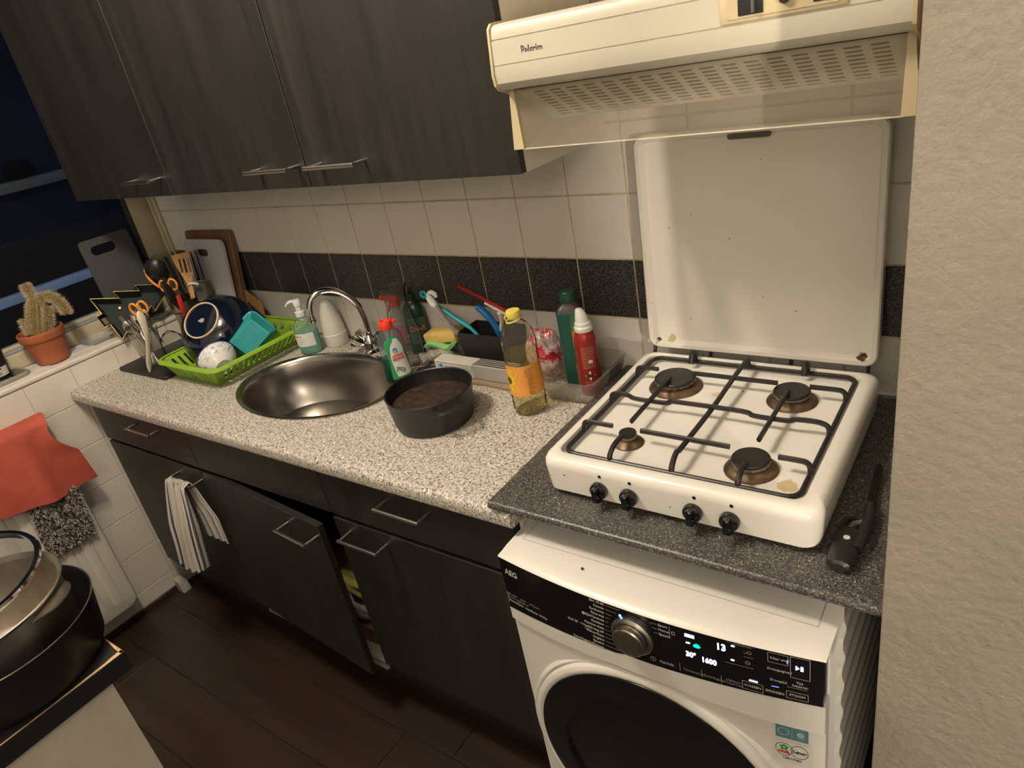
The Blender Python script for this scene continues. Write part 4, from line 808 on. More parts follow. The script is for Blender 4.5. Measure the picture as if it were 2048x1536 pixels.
# --- two upturned wine glasses
def wine(label, loc):
    g = thing('wine_glass', label, 'glass', loc, group='upturned wine glasses on the drip mat')
    bm = B(); lathe(bm, [(0.031, 0.0), (0.036, 0.030), (0.038, 0.050), (0.034, 0.072), (0.018, 0.088), (0.006, 0.094), (0.004, 0.100), (0.0037, 0.138), (0.006, 0.146), (0.034, 0.151), (0.036, 0.153), (0.0, 0.154)], 36); lathe(bm, [(0.029, 0.0), (0.0345, 0.030), (0.0365, 0.050), (0.0325, 0.070), (0.0165, 0.086), (0, 0.090)], 36); obj('glass_body', bm, M_glassw, g)
wine('upturned wine glass beside the cutlery beaker', (-0.128, -0.300, ZM)); wine('upturned wine glass behind the navy bowl edge', (-0.072, -0.248, ZM))
# --- steel utensil crock
ck = thing('utensil_pot', 'brushed steel pot holding cooking utensils in the corner', 'utensil pot', (-0.205, -0.155, ZC + 0.0005))
bm = B(); lathe(bm, [(0, 0), (0.054, 0), (0.056, 0.003), (0.056, 0.165), (0.057, 0.168), (0.0545, 0.168), (0.054, 0.006), (0, 0.005)], 48); obj('pot_wall', bm, mat('satin_crock_steel', (0.42, 0.38, 0.33), 0.28, 1.0), ck)
M_nyl = mat('black_nylon', (0.011, 0.010, 0.010), 0.38)
M_beech = wood('orange_beech', (0.42, 0.22, 0.075), (0.62, 0.36, 0.14), 'z', 30, 0.5, 0.1, 0.08)
tn = thing('slotted_turner', 'orange wooden slotted turner in the steel utensil pot', 'turner', (-0.185, -0.160, ZC + 0.02))
tp_ = [(-0.037, 0.30), (-0.030, 0.262), (-0.014, 0.215), (-0.008, 0.19), (-0.007, 0.0), (0.007, 0.0), (0.008, 0.19), (0.014, 0.215), (0.034, 0.262), (0.037, 0.310)]
slots = [[(x - 0.003, 0.235 + abs(x) * 0.1), (x + 0.003, 0.235 + abs(x) * 0.1), (x + 0.003, 0.285), (x - 0.003, 0.285)] for x in (-0.014, 0.0, 0.014)]
bm = B(); fill_holes(bm, tp_[::-1], slots, lambda p: (p[0], 0.0, p[1])); bmesh.ops.solidify(bm, geom=list(bm.faces), thickness=0.005); obj('turner_blade', bm, M_beech, tn, 20)
tn.rotation_euler = (math.radians(-3), math.radians(7), math.radians(52))
ldl = thing('ladle', 'black nylon ladle with orange strip in the steel utensil pot', 'ladle', (-0.226, -0.175, ZC + 0.02))
bm = B(); tube(bm, [(0, 0, 0), (-0.006, -0.005, 0.15), (-0.012, -0.012, 0.235)], [0.008, 0.010, 0.009], 12); obj('handle', bm, M_nyl, ldl)
bm = B(); lathe(bm, [(0, -0.020), (0.022, -0.016), (0.036, -0.004), (0.041, 0.012), (0.039, 0.012), (0.033, -0.001), (0.02, -0.012), (0, -0.016)], 32, sx=1.0, sy=1.25); o = obj('ladle_bowl', bm, M_nyl, ldl); o.matrix_local = Matrix.Translation((-0.030, -0.020, 0.255)) @ aim((-0.55, 0.75, 0.35), 0.4)
bm = B(); tube(bm, catmull([(-0.062, -0.040, 0.270), (-0.050, -0.045, 0.245), (-0.030, -0.045, 0.225), (-0.018, -0.035, 0.205)], 4), 0.0045, 8); obj('orange_strip', bm, mat('orange_plastic', (0.62, 0.23, 0.05), 0.4), ldl)
sp2 = thing('spatula', 'black nylon spatula with hanging hole in the steel utensil pot', 'spatula', (-0.215, -0.135, ZC + 0.02)); sp2.rotation_euler = (math.radians(4), math.radians(-4), 0.6)
bm = B(); tube(bm, [(0, 0, 0), (0, 0, 0.17), (0, 0, 0.25), (0, 0, 0.292), (0, 0, 0.302)], [0.009, 0.010, 0.013, 0.014, 0.009], 12, flat=0.55); obj('handle', bm, M_nyl, sp2)
bm = B(); lathe(bm, [(0, 0), (0.0035, 0), (0, 0.003)], 10); o = obj('hanging_eye', bm, M_chrome, sp2); o.matrix_local = Matrix.Translation((0.0, -0.008, 0.286)) @ aim((0, -1, 0))
sp3 = thing('serving_spoon', 'black nylon spoon low in the steel utensil pot', 'spoon', (-0.175, -0.175, ZC + 0.02)); sp3.rotation_euler = (math.radians(6), math.radians(-10), 0.6)
bm = B(); tube(bm, [(0, 0, 0), (0, 0, 0.12), (0, 0, 0.16), (0, 0, 0.20), (0, 0, 0.235)], [0.008, 0.009, 0.024, 0.027, 0.010], 14, flat=0.35); obj('spoon_body', bm, M_nyl, sp3)
# knives in a dark block against the boards
kb_ = thing('knife_block', 'dark narrow knife block in front of the white board', 'knife block', (-0.118, -0.140, ZC + 0.0005)); kb_.rotation_euler = (math.radians(-6), 0, 0.5)
bm = B(); box(bm, -0.022, 0.022, -0.020, 0.020, 0.004, 0.215, 0.003, 1); obj('block', bm, mat('olive_grey_block', (0.07, 0.062, 0.045), 0.5), kb_)
for k, (x, y, h) in enumerate(((-0.010, 0.006, 0.325), (0.010, 0.004, 0.328))):
    kk = thing('kitchen_knife', ('black-handled knife in the block nearer the window', 'black-handled knife in the block nearer the sink')[k], 'knife', (0, 0, 0)); kk.matrix_world = Matrix.Translation((-0.118, -0.140, ZC)) @ Euler((math.radians(-6), 0, 0.5)).to_matrix().to_4x4() @ Matrix.Translation((x, y, 0.0))
    bm = B(); tube(bm, [(0, 0, 0.222), (0, 0, 0.25), (0, 0, 0.30), (0, 0, h)], [0.008, 0.0085, 0.007, 0.004], 10, flat=0.8); obj('handle', bm, M_gloss_black, kk)
pl_ = thing('peeler', 'cream-headed peeler lying over the knife block', 'peeler', (-0.106, -0.160, 1.096)); pl_.rotation_euler = (0, 0, 0.6)
bm = B(); tube(bm, catmull([(-0.020, 0, 0.018), (-0.012, -0.004, 0.024), (0.004, -0.004, 0.024), (0.016, 0, 0.016)], 4), [0.006] * 4 + [0.008] * 4 + [0.009] * 4 + [0.006], 10, flat=0.6); obj('peeler_head', bm, mat('ivory_plastic', (0.70, 0.66, 0.55), 0.4), pl_)
# scissors
M_or = mat('orange_handle', (0.72, 0.27, 0.04), 0.4)
def scis(label, loc, rot, m):
    s = thing('scissors', label, 'scissors', loc); s.rotation_euler = rot
    for sg in (-1, 1):
        bm = B(); tube(bm, [(sg * 0.017 + 0.014 * math.cos(a), 0, 0.045 + 0.020 * math.sin(a)) for a in [2 * PI * k / 18 for k in range(18)]], 0.0042, 8, closed=True, flat=1.0); obj('finger_loop', bm, m, s)
        bm = B(); tube(bm, [(sg * 0.010, 0, 0.026), (0, 0, 0.0), (-sg * 0.006, 0, -0.09)], [0.0045, 0.005, 0.002], 8, flat=0.4); obj('blade', bm, M_cut, s)
scis('orange-handled scissors in the cutlery beaker', (-0.128, -0.350, 1.062), (math.radians(5), math.radians(-8), 0.5), M_or)
scis('orange-handled scissors behind the red knife', (-0.228, -0.186, 1.072), (math.radians(0), math.radians(0), 0.6), M_or)
rkn = thing('paring_knife', 'red-handled paring knife standing among the wine glasses', 'knife', (-0.110, -0.245, ZM)); bm = B(); tube(bm, [(0.026, 0, 0.130), (0.034, 0, 0.175), (0.037, 0, 0.205)], [0.007, 0.009, 0.0075], 10, flat=0.5); obj('handle', bm, M_red, rkn)
bm = B(); tube(bm, [(0.026, 0, 0.132), (0.012, 0, 0.05), (0.004, 0, 0.006)], [0.006, 0.008, 0.001], 8, flat=0.12); obj('blade', bm, M_cut, rkn)
# drinking jar in the corner
jr = obj('glass_jar', lathe(B(), [(0, 0), (0.036, 0), (0.038, 0.004), (0.044, 0.15), (0.047, 0.205), (0.0455, 0.205), (0.037, 0.006), (0, 0.005)], 36), M_glassw, loc=(-0.402, -0.085, 0.9846)); tag(jr, 'clear glass jar on the sill corner behind the ladle', 'jar')
# --- chopping boards
def board(name, label, cat, w, h, t, r, m, loc, rot, hole=None):
    o = thing(name, label, cat, loc); o.rotation_euler = rot
    out = rrect(-w / 2, w / 2, 0, h, r, 5); bm = B()
    if hole:
        hl = rrect(*hole, (hole[3] - hole[2]) * 0.48, 4)
        for y in (0, t): fill_holes(bm, out, [hl], lambda p, y=y: (p[0], y, p[1]))
        loft(bm, [[(p[0], 0, p[1]) for p in out], [(p[0], t, p[1]) for p in out]], False, False); loft(bm, [[(p[0], 0, p[1]) for p in hl], [(p[0], t, p[1]) for p in hl]], False, False)
        obj('board', bm, m, o, 30)
    else: obj('board', prism(bm, out, 0, t, 'xz', 0.002), m, o, 30)
    return o
board('wooden_board', 'dark-edged wooden chopping board against the tiled wall', 'chopping board', 0.278, 0.374, 0.022, 0.012, wood('acacia_board', (0.085, 0.040, 0.020), (0.24, 0.125, 0.06), 'z', 16, 0.5, 0.15, 0.1), (-0.150, -0.078, ZC + 0.0005), (math.radians(-8.5), 0, 0))
board('plastic_board', 'white plastic chopping board with a grip slot leaning on the wooden board', 'chopping board', 0.245, 0.350, 0.009, 0.024, mat('white_board_plastic', (0.50, 0.49, 0.50), 0.5, bmp=0.2), (-0.152, -0.100, ZC + 0.0005), (math.radians(-8.5), 0, 0), (-0.050, 0.022, 0.290, 0.315))
board('plastic_board', 'grey speckled chopping board leaning on the window frame', 'chopping board', 0.180, 0.330, 0.009, 0.014, speckle('grey_stone_board', (0.050, 0.052, 0.056), [(0.55, (0.085, 0.088, 0.092), 260), (0.62, (0.03, 0.03, 0.032), 300)], 0.5), (-0.412, -0.235, 0.9846), (math.radians(-5), 0, math.radians(90)), (-0.060, 0.030, 0.272, 0.305))
tr = thing('wooden_trivet', 'wooden V-edged trivet behind the navy bowl', 'trivet', (0.040, -0.070, ZC + 0.0005)); tr.rotation_euler = (math.radians(-10), math.radians(0), 0.1)
bm = B(); prism(bm, [(-0.045, 0.0), (0.030, 0.0), (0.030, 0.118), (-0.045, 0.165)], 0, 0.010, 'xz', 0.002); obj('trivet_board', bm, wood('warm_oak', (0.20, 0.10, 0.04), (0.36, 0.20, 0.09), 'z', 24, 0.5), tr)
# --- tap side: soap dispenser, white bottle
M_soap = clear('aqua_soap_bottle', (0.90, 0.96, 0.94), 0.16, (0.42, 0.58, 0.52), 0.08)
sd = thing('soap_dispenser', 'clear aqua hand soap pump bottle by the tap', 'soap dispenser', (0.388, -0.128, ZC + 0.0005)); sd.rotation_euler = (0, 0, FACE)
bm = B(); lathe(bm, [(0, 0), (0.033, 0.0), (0.036, 0.004), (0.0375, 0.030), (0.0375, 0.070), (0.034, 0.095), (0.024, 0.112), (0.014, 0.120), (0.013, 0.128), (0, 0.128)], 40, sx=1.0, sy=0.72); obj('bottle', bm, M_soap, sd)
bm = B(); lathe(bm, [(0, 0.003), (0.0315, 0.003), (0.034, 0.006), (0.0352, 0.03), (0.0350, 0.078), (0, 0.080)], 36, sx=1.0, sy=0.70); obj('liquid_soap', bm, clear('aqua_soap', (0.70, 0.92, 0.86), 0.45, (0.30, 0.55, 0.47), 0.2), sd)
bm = B(); lathe(bm, [(0, 0.126), (0.0155, 0.126), (0.0155, 0.140), (0.010, 0.143), (0.010, 0.158), (0.012, 0.160), (0.0125, 0.176), (0.010, 0.180), (0, 0.181)], 24); tube(bm, catmull([(0.0, 0, 0.172), (-0.015, 0, 0.176), (-0.028, 0, 0.172), (-0.038, 0, 0.163)], 4), [0.007] * 9 + [0.005] * 3 + [0.0035], 8, flat=0.8); obj('pump', bm, mat('milky_white_pump', (0.68, 0.68, 0.66), 0.35), sd)
def wrap_label(r, sy, z0, z1, a0, a1, n=16): return [[(r * math.cos(a), r * sy * math.sin(a), z) for a in [math.radians(a0 + (a1 - a0) * i / n) for i in range(n + 1)]] for z in (z0, z1)]
bm = B(); sheet(bm, wrap_label(0.0385, 0.72, 0.030, 0.074, 205, 315)); lb = obj('label', bm, mat('pale_label', (0.66, 0.68, 0.65), 0.5), sd)
def on_cyl(r, sy, a0): return lambda u, v, w: ((r + w) * math.cos(math.radians(a0) + u / r), (r + w) * sy * math.sin(math.radians(a0) + u / r), v)
bm = B(); f = on_cyl(0.0388, 0.72, 222); bm.faces.new([bm.verts.new(f(0.004 + 0.004 * math.cos(a), 0.065 + 0.004 * math.sin(a), 0.0004)) for a in [2 * PI * k / 14 for k in range(14)]]); sheet(bm, [[f(x, 0.0635, 0.0004) for x in (0.010, 0.016, 0.022)], [f(x, 0.0665, 0.0004) for x in (0.010, 0.016, 0.022)]]); obj('label_brand', bm, mat('coral_print', (0.60, 0.10, 0.06), 0.5), lb, 0)
bm = B()
for z_, l_ in ((0.0535, 0.026), (0.047, 0.020), (0.041, 0.014)): sheet(bm, [[f(x, z_, 0.0004) for x in (0.006, 0.006 + l_ / 2, 0.006 + l_)], [f(x, z_ + 0.002, 0.0004) for x in (0.006, 0.006 + l_ / 2, 0.006 + l_)]])
obj('label_text', bm, mat('grey_label_print', (0.42, 0.46, 0.45), 0.5), lb, 0)
wbt = obj('white_bottle', lathe(B(), [(0, 0), (0.036, 0), (0.038, 0.003), (0.0385, 0.040), (0.037, 0.042), (0.0365, 0.060), (0.031, 0.095), (0.024, 0.125), (0.017, 0.143), (0.008, 0.150), (0, 0.151)], 40), mat('frosted_white', (0.60, 0.58, 0.53), 0.35), loc=(0.428, -0.054, ZC + 0.0005)); tag(wbt, 'plain white tapered plastic bottle behind the tap spout', 'bottle')
# --- dish soap bottle in front
ds = thing('dish_soap_bottle', 'green dish soap bottle with red cap beside the sink', 'bottle', (0.852, -0.205, ZC + 0.0005)); ds.rotation_euler = (0, 0, FACE + 0.38)
prof = [(0, 0.001), (0.033, 0.001), (0.036, 0.005), (0.0365, 0.040), (0.034, 0.075), (0.0365, 0.105), (0.036, 0.122), (0.028, 0.142), (0.016, 0.152), (0.014, 0.156), (0, 0.156)]
bm = B(); lathe(bm, prof, 40, sx=1, sy=0.62); obj('bottle', bm, clear('smoky_clear_bottle', (0.80, 0.86, 0.84), 0.18, (0.34, 0.38, 0.38), 0.07), ds)
bm = B(); lathe(bm, [(0, 0.0012), (0.0334, 0.0012), (0.0368, 0.006), (0.0371, 0.040), (0.0346, 0.074), (0, 0.075)], 40, sx=1, sy=0.625); obj('green_soap', bm, mat('dark_green_soap', (0.006, 0.045, 0.030), 0.2), ds)
bm = B(); lathe(bm, [(0, 0.154), (0.0185, 0.154), (0.0195, 0.156), (0.0185, 0.172), (0.017, 0.176), (0.009, 0.1765), (0.007, 0.172), (0, 0.172)], 28); box(bm, 0.012, 0.030, -0.007, 0.007, 0.163, 0.173, 0.003, 2); obj('flip_cap', bm, mat('orange_red_cap', (0.78, 0.05, 0.02), 0.35), ds)
lbm = mat('white_label', (0.66, 0.66, 0.63), 0.45)
lab = [(0.235, 0.018), (0.27, 0.050), (0.26, 0.085), (0.25, 0.110), (0.262, 0.128)]
def strip(zs, a0s, a1s, extra=0.0012):
    g = []
    for z, a0, a1 in zip(zs, a0s, a1s):
        r = 0.0; 
        for (r0, q0), (r1, q1) in zip(prof[1:-1], prof[2:]):
            if q0 <= z <= q1: r = r0 + (r1 - r0) * (z - q0) / max(1e-6, q1 - q0); break
        g.append([((r + extra) * math.cos(math.radians(a)), (r * 0.62 + extra) * math.sin(math.radians(a)), z) for a in [a0 + (a1 - a0) * i / 10 for i in range(11)]])
    return g
bm = B(); sheet(bm, strip([0.012, 0.03, 0.055, 0.08, 0.105, 0.125, 0.134], [235, 236, 240, 238, 232, 238, 262], [335, 338, 330, 322, 315, 305, 285])); obj('green_label', bm, mat('bright_green_label', (0.02, 0.26, 0.09), 0.45), ds)
bm = B(); sheet(bm, strip([0.018, 0.03, 0.055, 0.08, 0.105, 0.128], [262, 256, 252, 250, 256, 275], [333, 336, 328, 318, 310, 296], 0.0018)); lb = obj('label', bm, lbm, ds)
f = on_cyl(0.0385, 0.66, 256)
bm = B(); add_text(bm, 'AFWAS', 0.0105, lambda u, v, w: f(u, v + 0.076, w), bold=0.0003); add_text(bm, 'MIDDEL', 0.0105, lambda u, v, w: f(u, v + 0.066, w), bold=0.0003); obj('label_name', bm, mat('label_red', (0.60, 0.03, 0.02), 0.5), lb, 0)
bm = B(); g = [f(u, v, 0.0004) for u, v in ((0.006, 0.090), (0.018, 0.090), (0.018, 0.099), (0.012, 0.104), (0.006, 0.099))]; bm.faces.new([bm.verts.new(p) for p in g]); obj('blue_mark', bm, mat('shop_blue', (0.02, 0.16, 0.50), 0.5), lb, 0)
bm = B(); add_text(bm, 'ah', 0.009, lambda u, v, w: f(u + 0.0075, v + 0.092, w + 0.0008), bold=0.0002); obj('mark_letters', bm, lbm, lb, 0)
bm = B(); tube(bm, [Vector(f(0.002 + 0.026 * t, 0.036 + 0.006 * math.sin(6.3 * t), 0.0006)) for t in [i / 10 for i in range(11)]], 0.0012, 6); tube(bm, [Vector(f(0.004 + 0.022 * t, 0.048 - 0.010 * t, 0.0006)) for t in [i / 6 for i in range(7)]], 0.0010, 6); obj('dishes_drawing', bm, mat('dark_green_print', (0.02, 0.10, 0.07), 0.5), lb)
# --- second green bottle, spray bottle, carafe
d2 = thing('dish_soap_bottle', 'dark green dish soap bottle seen through the carafe', 'bottle', (0.792, -0.036, ZC + 0.0005)); d2.rotation_euler = (0, 0, FACE)
bm = B(); lathe(bm, [(0, 0), (0.032, 0), (0.034, 0.005), (0.034, 0.10), (0.031, 0.135), (0.022, 0.155), (0.012, 0.163), (0.012, 0.185), (0, 0.186)], 32, sx=1, sy=0.62); obj('bottle', bm, mat('deep_green_bottle', (0.012, 0.045, 0.028), 0.2), d2)
bm = B(); sheet(bm, wrap_label(0.0350, 0.64, 0.035, 0.115, 230, 330)); lb = obj('label', bm, mat('green_oval_label', (0.03, 0.10, 0.06), 0.4), d2)
f2 = on_cyl(0.0360, 0.66, 240); bm = B(); add_text(bm, 'Dreft', 0.022, lambda u, v, w: f2(u, v + 0.075, w), bold=0.0006); obj('label_name', bm, mat('pink_red_print', (0.55, 0.12, 0.10), 0.5), lb, 0)
sb = thing('spray_bottle', 'cleaning spray bottle with red trigger behind the tap', 'spray bottle', (0.722, -0.034, ZC + 0.0005)); sb.rotation_euler = (0, 0, 0.15)
bm = B(); lathe(bm, [(0, 0), (0.030, 0), (0.032, 0.004), (0.032, 0.085), (0.026, 0.110), (0.014, 0.128), (0.012, 0.142), (0, 0.142)], 32, sx=1.0, sy=0.7); obj('bottle', bm, clear('clear_spray_bottle', (0.86, 0.86, 0.86), 0.25, (0.4, 0.4, 0.42), 0.1), sb)
bm = B(); sheet(bm, wrap_label(0.0328, 0.72, 0.028, 0.086, 215, 325)); obj('label', bm, mat('pink_purple_label', (0.36, 0.10, 0.16), 0.4), sb)
bm = B(); lathe(bm, [(0, 0.140), (0.014, 0.140), (0.014, 0.156), (0.010, 0.158), (0, 0.158)], 20); box(bm, -0.030, 0.018, -0.009, 0.009, 0.156, 0.176, 0.004, 2); tube(bm, [(-0.026, 0, 0.168), (-0.046, 0, 0.168)], [0.008, 0.010], 12); tube(bm, catmull([(-0.016, 0, 0.158), (-0.022, 0, 0.142), (-0.028, 0, 0.126)], 3), 0.004, 8); obj('trigger_head', bm, M_red, sb)
cf = obj('carafe', lathe(B(), [(0, 0), (0.044, 0), (0.046, 0.004), (0.045, 0.090), (0.036, 0.140), (0.0285, 0.175), (0.031, 0.205), (0.040, 0.232), (0.0385, 0.232), (0.0295, 0.204), (0.027, 0.175), (0.0345, 0.139), (0.0435, 0.088), (0.044, 0.006), (0, 0.005)], 40), M_glassw, loc=(0.800, -0.100, ZC + 0.0005)); tag(cf, 'empty clear glass carafe with flared rim against the tiles', 'carafe')
# --- sponges and scourer
sg = obj('sponge', box(B(), -0.056, 0.056, -0.026, 0.026, -0.015, 0.015, 0.004, 2), mat('yellow_sponge', (0.62, 0.42, 0.12), 0.9, bmp=0.8, bscale=260, var=0.15, vscale=80), loc=(0.912, -0.056, 0.968), rot=(0.05, math.radians(-7), math.radians(4))); tag(sg, 'yellow sponge lying on the green cloth beside the black box', 'sponge')
gc = B(); grid = [[(-0.052 + 0.104 * i / 16, -0.028 + 0.056 * j / 6, 0.010 * math.sin(i * 0.38 + 0.6) + 0.003 * math.sin(j)) for j in range(7)] for i in range(17)]; sheet(gc, grid, 0.010)
gco = obj('scouring_cloth', gc, mat('mint_green_cloth', (0.20, 0.44, 0.16), 0.9, bmp=0.6, bscale=300), loc=(0.920, -0.066, 0.944), rot=(0.1, math.radians(-10), math.radians(3))); tag(gco, 'mint green scouring cloth under the yellow sponge', 'cloth')
M_net = mat('silver_scourer_mesh', (0.42, 0.39, 0.34), 0.4, 0.6, bmp=1.0, bscale=420, var=0.5, vscale=260)
def lumpy(pts, r, n=16):
    b_ = B(); P_ = catmull(pts, 5); tube(b_, P_, [r * (1 + 0.16 * math.sin(i * 1.3) + 0.10 * math.sin(i * 0.6 + 1)) for i in range(len(P_))], n); return b_
nr = obj('metal_scourer', lumpy([(0.868, -0.128, 0.915), (0.885, -0.102, 0.919), (0.915, -0.092, 0.924), (0.945, -0.092, 0.920), (0.975, -0.104, 0.917)], 0.017), M_net); tag(nr, 'rolled silver mesh scourer in front of the sponges', 'scourer')
cb = B(); bmesh.ops.create_icosphere(cb, subdivisions=3, radius=0.026)
for v in cb.verts: v.co = Vector((v.co.x * 1.3, v.co.y, v.co.z * 0.8)) * (1 + 0.12 * math.sin(40 * v.co.x + 3) * math.cos(50 * v.co.y) + 0.08 * math.sin(90 * v.co.z))
cbo = obj('plastic_wrap', cb, clear('crinkled_film', (0.86, 0.85, 0.82), 0.3, (0.42, 0.40, 0.36), 0.15), loc=(0.874, -0.060, 0.9145)); tag(cbo, 'crumpled clear plastic wrap beside the rolled scourer', 'plastic wrap')
bt = obj('sponge_dish', prism(B(), rrect(-0.034, 0.034, -0.02, 0.02, 0.005, 3), 0, 0.012, 'xy', 0.002), M_black, loc=(0.912, -0.150, ZC + 0.0005), rot=(0, 0, 0.5)); tag(bt, 'small black flat dish between soap bottle and pot', 'dish')
# --- black box with brushes
bb_ = thing('brush_box', 'black open box holding washing-up brushes', 'box', (1.083, -0.054, ZC + 0.0005))
bm = B(); o1 = lambda w, d, z: [(x, y, z) for x, y in ((-w, -d), (w, -d), (w, d), (-w, d))]
loft(bm, [o1(0.072, 0.037, 0), o1(0.083, 0.045, 0.106), o1(0.0805, 0.0425, 0.106), o1(0.070, 0.035, 0.003)]); obj('box_wall', bm, mat('matt_black_card', (0.012, 0.0115, 0.011), 0.55), bb_, 20)
tb = thing('dish_brush', 'turquoise dish brush handle with ring end in the black box', 'brush', (1.075, -0.060, ZC + 0.006)); q = Vector((1.075, -0.060, ZC + 0.006))
def rel(p): return Vector(p) - q
M_tq = mat('turquoise_handle', (0.02, 0.33, 0.40), 0.3)
bm = B(); P_ = catmull([rel((1.078, -0.062, 0.92)), rel((1.040, -0.072, 0.995)), rel((0.985, -0.078, 1.036)), rel((0.930, -0.082, 1.072)), rel((0.905, -0.083, 1.092))], 6); tube(bm, P_, [0.006] * 8 + [0.008] * 8 + [0.0065] * 8 + [0.006], 12, flat=0.8); obj('handle', bm, M_tq, tb)
bm = B(); c_ = rel((0.897, -0.083, 1.0985)); tube(bm, [c_ + Vector((0.0095 * math.cos(a), 0, 0.008 * math.sin(a))) for a in [2 * PI * k / 16 for k in range(16)]], 0.0042, 8, closed=True); obj('ring_end', bm, M_tq, tb)
bm = B(); tube(bm, [rel((1.070, -0.062, 0.935)), rel((1.090, -0.060, 0.905))], [0.014, 0.018], 14); obj('bristles', bm, mat('white_bristles', (0.7, 0.7, 0.68), 0.8), tb)
wbx = thing('dish_brush', 'white and grey dish brush with hooked end in the black box', 'brush', (1.050, -0.075, ZC + 0.006)); q = Vector((1.050, -0.075, ZC + 0.006))
bm = B(); P_ = catmull([rel((1.055, -0.070, 0.915)), rel((1.020, -0.085, 0.972)), rel((0.985, -0.094, 1.010)), rel((0.962, -0.098, 1.050)), rel((0.946, -0.100, 1.082))], 6); tube(bm, P_, [0.004] * 6 + [0.006] * 4 + [0.010] * 4 + [0.0125] * 6 + [0.013] * 5, 12, flat=0.5); obj('handle', bm, M_white, wbx)
bm = B(); P_ = catmull([rel((0.946, -0.101, 1.078)), rel((0.936, -0.101, 1.094)), rel((0.934, -0.101, 1.108)), rel((0.944, -0.101, 1.115)), rel((0.956, -0.101, 1.110)), rel((0.960, -0.101, 1.101))], 5); tube(bm, P_, [0.011] * 8 + [0.007] * 14 + [0.0055] * 4, 10, flat=0.8); obj('hook_end', bm, M_white, wbx)
bm = B(); P_ = [rel((0.960, -0.1055, 1.062)), rel((0.969, -0.1045, 1.040)), rel((0.980, -0.102, 1.018))]; tube(bm, P_, [0.0035, 0.005, 0.003], 8, flat=0.6); obj('teal_inlay', bm, mat('dark_teal', (0.01, 0.12, 0.15), 0.4), wbx)
bm = B(); P_ = [rel((0.953, -0.1035, 1.077)), rel((0.968, -0.102, 1.048)), rel((0.990, -0.099, 1.012)), rel((1.005, -0.094, 0.992))]; tube(bm, P_, [0.0095, 0.0105, 0.0085, 0.004], 10, flat=0.55); obj('grey_grip', bm, mat('warm_grey_rubber', (0.30, 0.27, 0.24), 0.6), wbx)
bb2 = thing('dish_brush', 'blue plastic brush handle upright in the black box', 'brush', (1.105, -0.06, ZC + 0.006)); q = Vector((1.105, -0.06, ZC + 0.006))
bm = B(); P_ = catmull([rel((1.118, -0.055, 0.93)), rel((1.118, -0.062, 0.985)), rel((1.107, -0.070, 1.030)), rel((1.088, -0.076, 1.060)), rel((1.074, -0.080, 1.073))], 5); tube(bm, P_, [0.008] * 6 + [0.0095] * 6 + [0.0105] * 6 + [0.009] * 3, 12, flat=0.8); obj('handle', bm, mat('blue_plastic', (0.008, 0.14, 0.40), 0.25), bb2)
sq = thing('squeegee', 'white squeegee with a red rubber blade in the black box', 'squeegee', (1.12, -0.05, ZC + 0.006)); q = Vector((1.12, -0.05, ZC + 0.006))
d_ = (Vector((1.190, -0.070, 1.052)) - Vector((1.022, -0.075, 1.128)))
bm = B(); a_, e_ = rel((1.022, -0.076, 1.127)), rel((1.192, -0.070, 1.050)); tube(bm, [a_, a_.lerp(e_, 0.5), e_], 0.0085, 4, flat=0.45); obj('rubber_blade', bm, mat('red_rubber', (0.34, 0.018, 0.015), 0.5), sq, 20)
bm = B(); s0 = rel((1.098, -0.072, 1.082)); s1 = rel((1.190, -0.068, 1.040)); tube(bm, [s0, s1], 0.005, 8); obj('clamp_bar', bm, M_white, sq)
bm = B(); tube(bm, catmull([rel((1.138, -0.066, 1.058)), rel((1.134, -0.060, 1.035)), rel((1.122, -0.056, 1.000)), rel((1.112, -0.052, 0.94))], 4), [0.013, 0.012, 0.011, 0.011, 0.010, 0.009, 0.009, 0.009, 0.009, 0.009, 0.009, 0.009, 0.009], 10, flat=0.6); obj('handle', bm, M_white, sq)
# --- foil box and board strip beneath
fbx = thing('foil_box', 'white and grey aluminium foil carton lying behind the pot', 'carton', (1.085, -0.142, ZC + 0.0105)); fbx.rotation_euler = (0, 0, math.radians(-1))
bm = B(); box(bm, -0.132, 0.000, -0.021, 0.021, 0, 0.040, 0.0015, 1); obj('printed_end', bm, mat('white_carton', (0.52, 0.50, 0.45), 0.5), fbx)
bm = B(); box(bm, 0.0005, 0.132, -0.021, 0.021, 0, 0.040, 0.0015, 1); obj('grey_end', bm, mat('grey_carton', (0.34, 0.32, 0.28), 0.4), fbx)
bm = B()
for k in range(4): box(bm, 0.002, 0.131, -0.016 + 0.009 * k, -0.012 + 0.009 * k, 0.0400, 0.0404)
obj('dark_stripes', bm, mat('charcoal_print', (0.04, 0.036, 0.03), 0.5), fbx)
bm = B(); add_text(bm, 'ALUMINIUM', 0.0115, lambda u, v, w: (-0.095 + u, -0.0212 - w, 0.019 + v), sx=0.85, bold=0.0002); obj('carton_lettering', bm, mat('dark_carton_print', (0.06, 0.05, 0.04), 0.5), fbx, 0)
bm = B(); bm.faces.new([bm.verts.new(p) for p in ((-0.116, -0.0214, 0.017), (-0.101, -0.0214, 0.017), (-0.101, -0.0214, 0.027), (-0.1085, -0.0214, 0.032), (-0.116, -0.0214, 0.027))]); obj('blue_mark', bm, mat('carton_blue', (0.02, 0.20, 0.48), 0.5), fbx, 0)
bm = B()
